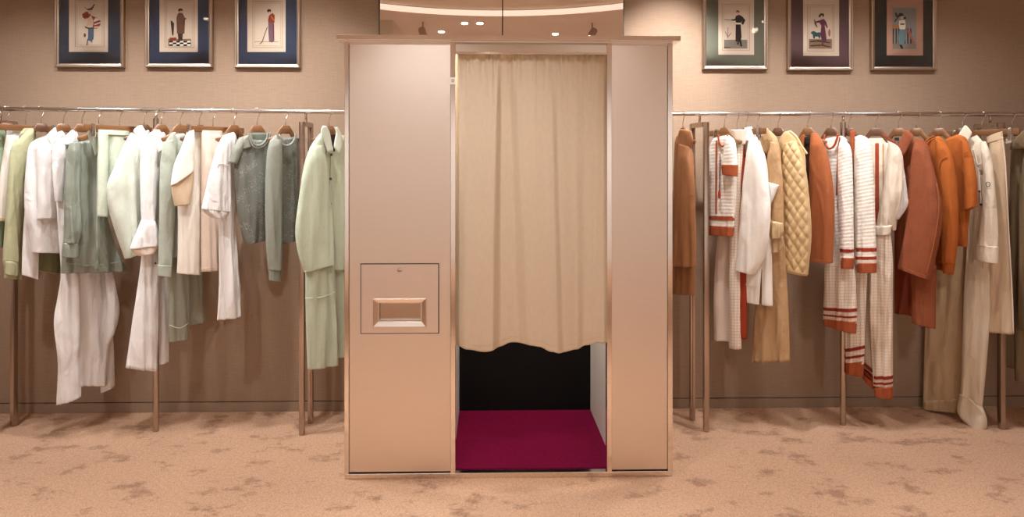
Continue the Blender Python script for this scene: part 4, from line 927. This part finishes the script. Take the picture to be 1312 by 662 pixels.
# ------------------------------------------------------------------ framed fashion plates
def flat_mat(key, rgb): M[key] = plain(key, rgb, .8, 0, .15)
INK = {'k': (34, 30, 32), 'r': (150, 58, 44), 'p': (176, 110, 100), 'b': (84, 108, 128), 'n': (120, 84, 66), 'd': (70, 50, 42), 'm': (110, 56, 78), 't': (44, 90, 92), 's': (222, 190, 164), 'w': (236, 226, 210), 'o': (196, 128, 60), 'g': (142, 132, 120), 'v': (124, 98, 104), 'l': (150, 122, 98), 'c': (118, 146, 150), 'e': (148, 150, 146)}
for k_, c_ in INK.items(): flat_mat('ink_'+k_, c_)
def picture(x0, x1, yb, matc, label, paper, px, plate, shapes):
    fd = .026
    YF = WALL-fd; a, b = at(x0, yb, YF), at(x1, yb, YF); zb = a.z; h = .52; zt = zb+h
    t = thing('picture_frame', label, 'picture', (a.x, WALL, zb), 'framed fashion plates')
    fw = .021; yg = WALL-.012
    bm = bmesh.new(); prof = [(0, WALL-.001), (0, YF+.004), (.004, YF), (.011, YF+.001), (.014, YF+.006), (fw, YF+.008), (fw, WALL-.010)]
    V = []
    for o_, y in prof: V.append([bm.verts.new(p) for p in ((a.x+o_, y, zb+o_), (b.x-o_, y, zb+o_), (b.x-o_, y, zt-o_), (a.x+o_, y, zt-o_))])
    for A, B in zip(V, V[1:]):
        for k in range(4): bm.faces.new((A[k], A[(k+1) % 4], B[(k+1) % 4], B[k]))
    bm.faces.new(V[0]); obj('frame', bm, 'frame_silver', t)
    key = 'mat_board_' + '_'.join(map(str, matc)); 
    if key not in M: M[key] = fabric(key, matc, weave=400, bump=.1, sheen=.1, mottle=.05)
    obj('mat_board', bx((a.x+fw-.002, yg, zb+fw-.002), (b.x-fw+.002, WALL-.006, zt-fw+.002)), key, t)
    p0, p1 = at(px[0], px[2], yg), at(px[1], px[2], yg)
    pm = (p0.x+p1.x)/2
    pr = obj('print', bx((p0.x, yg-.0012, p0.z), (p1.x, yg+.001, zt-.085)), paper, t)
    q0, q1 = at(plate[0], plate[2], yg), at(plate[1], plate[3], yg)
    bm = bmesh.new(); ringplate(bm, (q0.x-.012, q1.x+.012, q0.z-.012, q1.z+.012), (q0.x-.0095, q1.x+.0095, q0.z-.0095, q1.z+.0095), yg-.0024, yg-.0010)
    ringplate(bm, (q0.x-.001, q1.x+.001, q0.z-.001, q1.z+.001), (q0.x, q1.x, q0.z, q1.z), yg-.0024, yg-.0010); obj('border_line', bm, 'paper_edge', t)
    mats = []; bm = bmesh.new()
    for i, (c, pts) in enumerate(shapes):
        if c not in mats: mats.append(c)
        y = yg-.0016-.00016*i
        lo = [bm.verts.new(at(x_, y_, y)) for x_, y_ in pts]
        f = bm.faces.new(lo); f.material_index = mats.index(c)
        r = bmesh.ops.extrude_face_region(bm, geom=[f])
        vs = [e for e in r['geom'] if isinstance(e, bmesh.types.BMVert)]
        bmesh.ops.translate(bm, verts=vs, vec=(0, .0006+.00016*i*0, 0))
    obj('illustration', bm, ['ink_'+c for c in mats], t)
    obj('glass', bx((a.x+fw-.001, YF+.0095, zb+fw-.001), (b.x-fw+.001, YF+.0105, zt-fw+.001)), 'picture_glass', t)
def zm(ox, oy, s, pts): return [(ox+x/s, oy+y/s) for x, y in pts]
def ell(cx, cy, rx, ry, n=12): return [(cx+rx*math.cos(2*PI*k/n), cy+ry*math.sin(2*PI*k/n)) for k in range(n)]
z1 = lambda *p: zm(50, 0, 6.622, p)
picture(69.3, 157.5, 86, (54, 64, 78), 'blue matted fashion plate of a figure in a striped jacket, leftmost on the wall', 'paper', (88.5, 138.5, 66.5), (99, 131, 57.5, 3), [
    ('r', z1((365, 120), (400, 98), (428, 100), (440, 128), (420, 152), (388, 160), (370, 145))), ('s', zm(50, 0, 6.622, ell(432, 96, 18, 24))),
    ('k', z1((375, 52), (410, 76), (440, 66), (470, 30), (474, 40), (450, 84), (414, 88))),
    ('s', z1((420, 150), (462, 150), (470, 215), (400, 220))), ('r', z1((440, 130), (490, 150), (522, 178), (520, 212), (488, 242), (450, 240), (462, 200), (458, 165))),
    ('w', z1((480, 150), (516, 168), (466, 186), (460, 178))), ('w', z1((520, 186), (520, 196), (470, 214), (466, 204))), ('w', z1((505, 222), (494, 234), (462, 236), (462, 228))),
    ('d', z1((388, 222), (420, 234), (470, 232), (466, 244), (420, 246), (392, 236))), ('b', z1((418, 244), (464, 242), (462, 330), (444, 352), (414, 340))),
    ('b', z1((436, 340), (446, 338), (452, 358), (444, 362))), ('k', z1((410, 330), (416, 332), (408, 384), (402, 382))), ('n', zm(50, 0, 6.622, ell(388, 298, 9, 18)))])
z2 = lambda *p: zm(220, 0, 6.622, p)
picture(185.3, 271.5, 86, (50, 62, 84), 'blue matted fashion plate of a figure in a long brown coat on a checked floor', 'paper', (204.5, 253.5, 66.5), (214, 246.5, 58, 3), [
    ('l', z2((-30, 330), (165, 330), (165, 390), (-30, 390))), ('n', z2((50, 120), (70, 100), (92, 112), (112, 150), (128, 156), (112, 172), (108, 285), (44, 285), (40, 150))), ('k', zm(220, 0, 6.622, ell(74, 86, 20, 15))), ('s', zm(220, 0, 6.622, ell(78, 100, 10, 12))),
    ('d', z2((52, 284), (94, 284), (90, 345), (56, 345))), ('d', z2((104, 165), (112, 168), (108, 215), (100, 215))), ('d', z2((-10, 180), (0, 174), (20, 200), (14, 300), (4, 300))), ('r', z2((-18, 320), (40, 318), (36, 352), (-18, 356)))]
    + [('w' if (i+j) % 2 else 'k', z2((-20+i*30, 348+j*14), (8+i*30, 346+j*14), (10+i*30, 360+j*14), (-20+i*30, 361+j*14))) for i in range(6) for j in range(3)])
picture(300, 384.2, 86.5, (54, 65, 85), 'blue matted fashion plate of a slim figure in a red top with a cane', 'paper', (317, 366, 66.5), (326.5, 359.5, 58.5, 4), [
    ('l', z2((700, 352), (905, 352), (905, 356), (700, 356))), ('k', zm(220, 0, 6.622, ell(826, 92, 17, 15))), ('s', zm(220, 0, 6.622, ell(830, 108, 9, 12))), ('r', z2((826, 130), (856, 110), (874, 130), (872, 185), (864, 205), (822, 195), (816, 170))),
    ('o', z2((838, 140), (846, 132), (872, 172), (864, 178))), ('v', z2((818, 188), (866, 195), (868, 350), (850, 362), (826, 352), (820, 270))), ('m', z2((856, 200), (868, 205), (870, 340), (862, 350))), ('d', z2((808, 228), (813, 230), (768, 360), (745, 374), (744, 370), (764, 356)))])
z3 = lambda *p: zm(880, 0, 5.704, p)
picture(901, 984.5, 88.7, (114, 114, 98), 'sage matted fashion plate of a figure in a black suit, nearest the booth', 'paper', (920.3, 966, 70), (927.5, 958, 62, 8), [
    ('g', z3((272, 290), (442, 290), (442, 354), (272, 354))), ('k', z3((360, 82), (372, 74), (386, 84), (384, 92), (362, 92))), ('s', zm(880, 0, 5.704, ell(372, 98, 9, 12))), ('k', z3((360, 115), (385, 108), (408, 122), (428, 148), (412, 182), (398, 172), (404, 150), (394, 168), (362, 170), (356, 150), (330, 152), (326, 142), (352, 138))),
    ('k', z3((358, 178), (394, 178), (400, 270), (392, 306), (356, 302))), ('w', z3((360, 166), (394, 166), (394, 178), (360, 178))), ('d', z3((276, 142), (330, 146), (330, 150), (276, 146))), ('k', z3((384, 300), (398, 296), (404, 338), (394, 340))), ('k', z3((372, 300), (382, 304), (378, 326), (366, 322))),
    ('n', z3((300, 200), (303, 200), (300, 280), (297, 280))), ('n', z3((282, 230), (298, 262), (296, 266), (279, 232))), ('n', z3((326, 240), (302, 272), (300, 268), (323, 238))), ('k', z3((274, 345), (320, 346), (320, 349), (274, 349)))])
picture(1010, 1093.5, 90, (100, 74, 76), 'plum matted fashion plate of a figure with a dog, middle of the right three', 'paper', (1029, 1075, 71.5), (1036.5, 1066, 63, 9), [
    ('l', z3((890, 285), (1060, 285), (1060, 355), (890, 355))), ('d', z3((900, 300), (960, 292), (1050, 310), (1048, 316), (950, 304), (900, 310))), ('d', z3((900, 330), (990, 325), (1050, 340), (1048, 346), (980, 334), (904, 340))), ('k', z3((962, 116), (976, 98), (1000, 98), (1004, 112), (1000, 124), (966, 126))), ('s', zm(880, 0, 5.704, ell(986, 126, 10, 13))), ('m', z3((974, 146), (1002, 138), (1018, 158), (1030, 200), (1024, 206), (1008, 176), (1008, 196), (1020, 270), (1020, 300), (988, 300), (976, 250), (984, 190), (970, 165), (942, 166), (938, 158), (966, 150))),
    ('r', z3((988, 180), (1008, 180), (1009, 192), (988, 192))), ('n', z3((930, 140), (936, 142), (956, 200), (952, 202), (934, 176))), ('t', z3((910, 232), (930, 226), (948, 238), (976, 236), (978, 272), (968, 284), (962, 268), (938, 266), (934, 284), (924, 280), (920, 250), (908, 246))), ('m', z3((990, 298), (1000, 298), (998, 326), (986, 326))), ('p', zm(880, 0, 5.704, ell(1042, 240, 8, 28)))])
z4 = lambda *p: zm(1090, 0, 5.91, p)
picture(1117.5, 1201, 89.7, (30, 38, 36), 'dark green matted fashion plate of a figure in blue trousers, rightmost on the wall', 'pink_paper', (1136, 1182.5, 71), (1143.5, 1173.5, 62.5, 10), [
    ('e', z4((316, 60), (494, 60), (494, 372), (316, 372))), ('g', z4((316, 330), (494, 330), (494, 372), (316, 372)))] + [('d', z4((318+i*22, 215), (328+i*22, 215), (328+i*22, 330), (318+i*22, 330))) for i in range(7)] + [
    ('o', z4((316, 188), (372, 188), (372, 212), (316, 212))), ('k', zm(1090, 0, 5.91, ell(380, 112, 20, 14))), ('k', z4((336, 100), (348, 92), (350, 112), (372, 120), (336, 168), (330, 160), (352, 132), (340, 122))), ('s', zm(1090, 0, 5.91, ell(388, 134, 12, 13))), ('k', z4((402, 130), (422, 128), (416, 142), (400, 144))), ('w', z4((366, 155), (410, 150), (416, 190), (412, 225), (372, 225), (364, 190))), ('d', z4((372, 178), (410, 178), (404, 188), (378, 188))), ('c', z4((370, 222), (414, 222), (414, 290), (404, 338), (366, 338), (362, 280))), ('k', z4((370, 340), (384, 338), (398, 364), (388, 370))), ('p', z4((420, 215), (450, 240), (480, 300), (486, 330), (470, 322), (440, 262)))])

# ------------------------------------------------------------------ colour management
S.view_settings.view_transform = 'Standard'; S.view_settings.look = 'None'; S.view_settings.gamma = 1; S.view_settings.use_curve_mapping = False
S.view_settings.exposure = -0.02
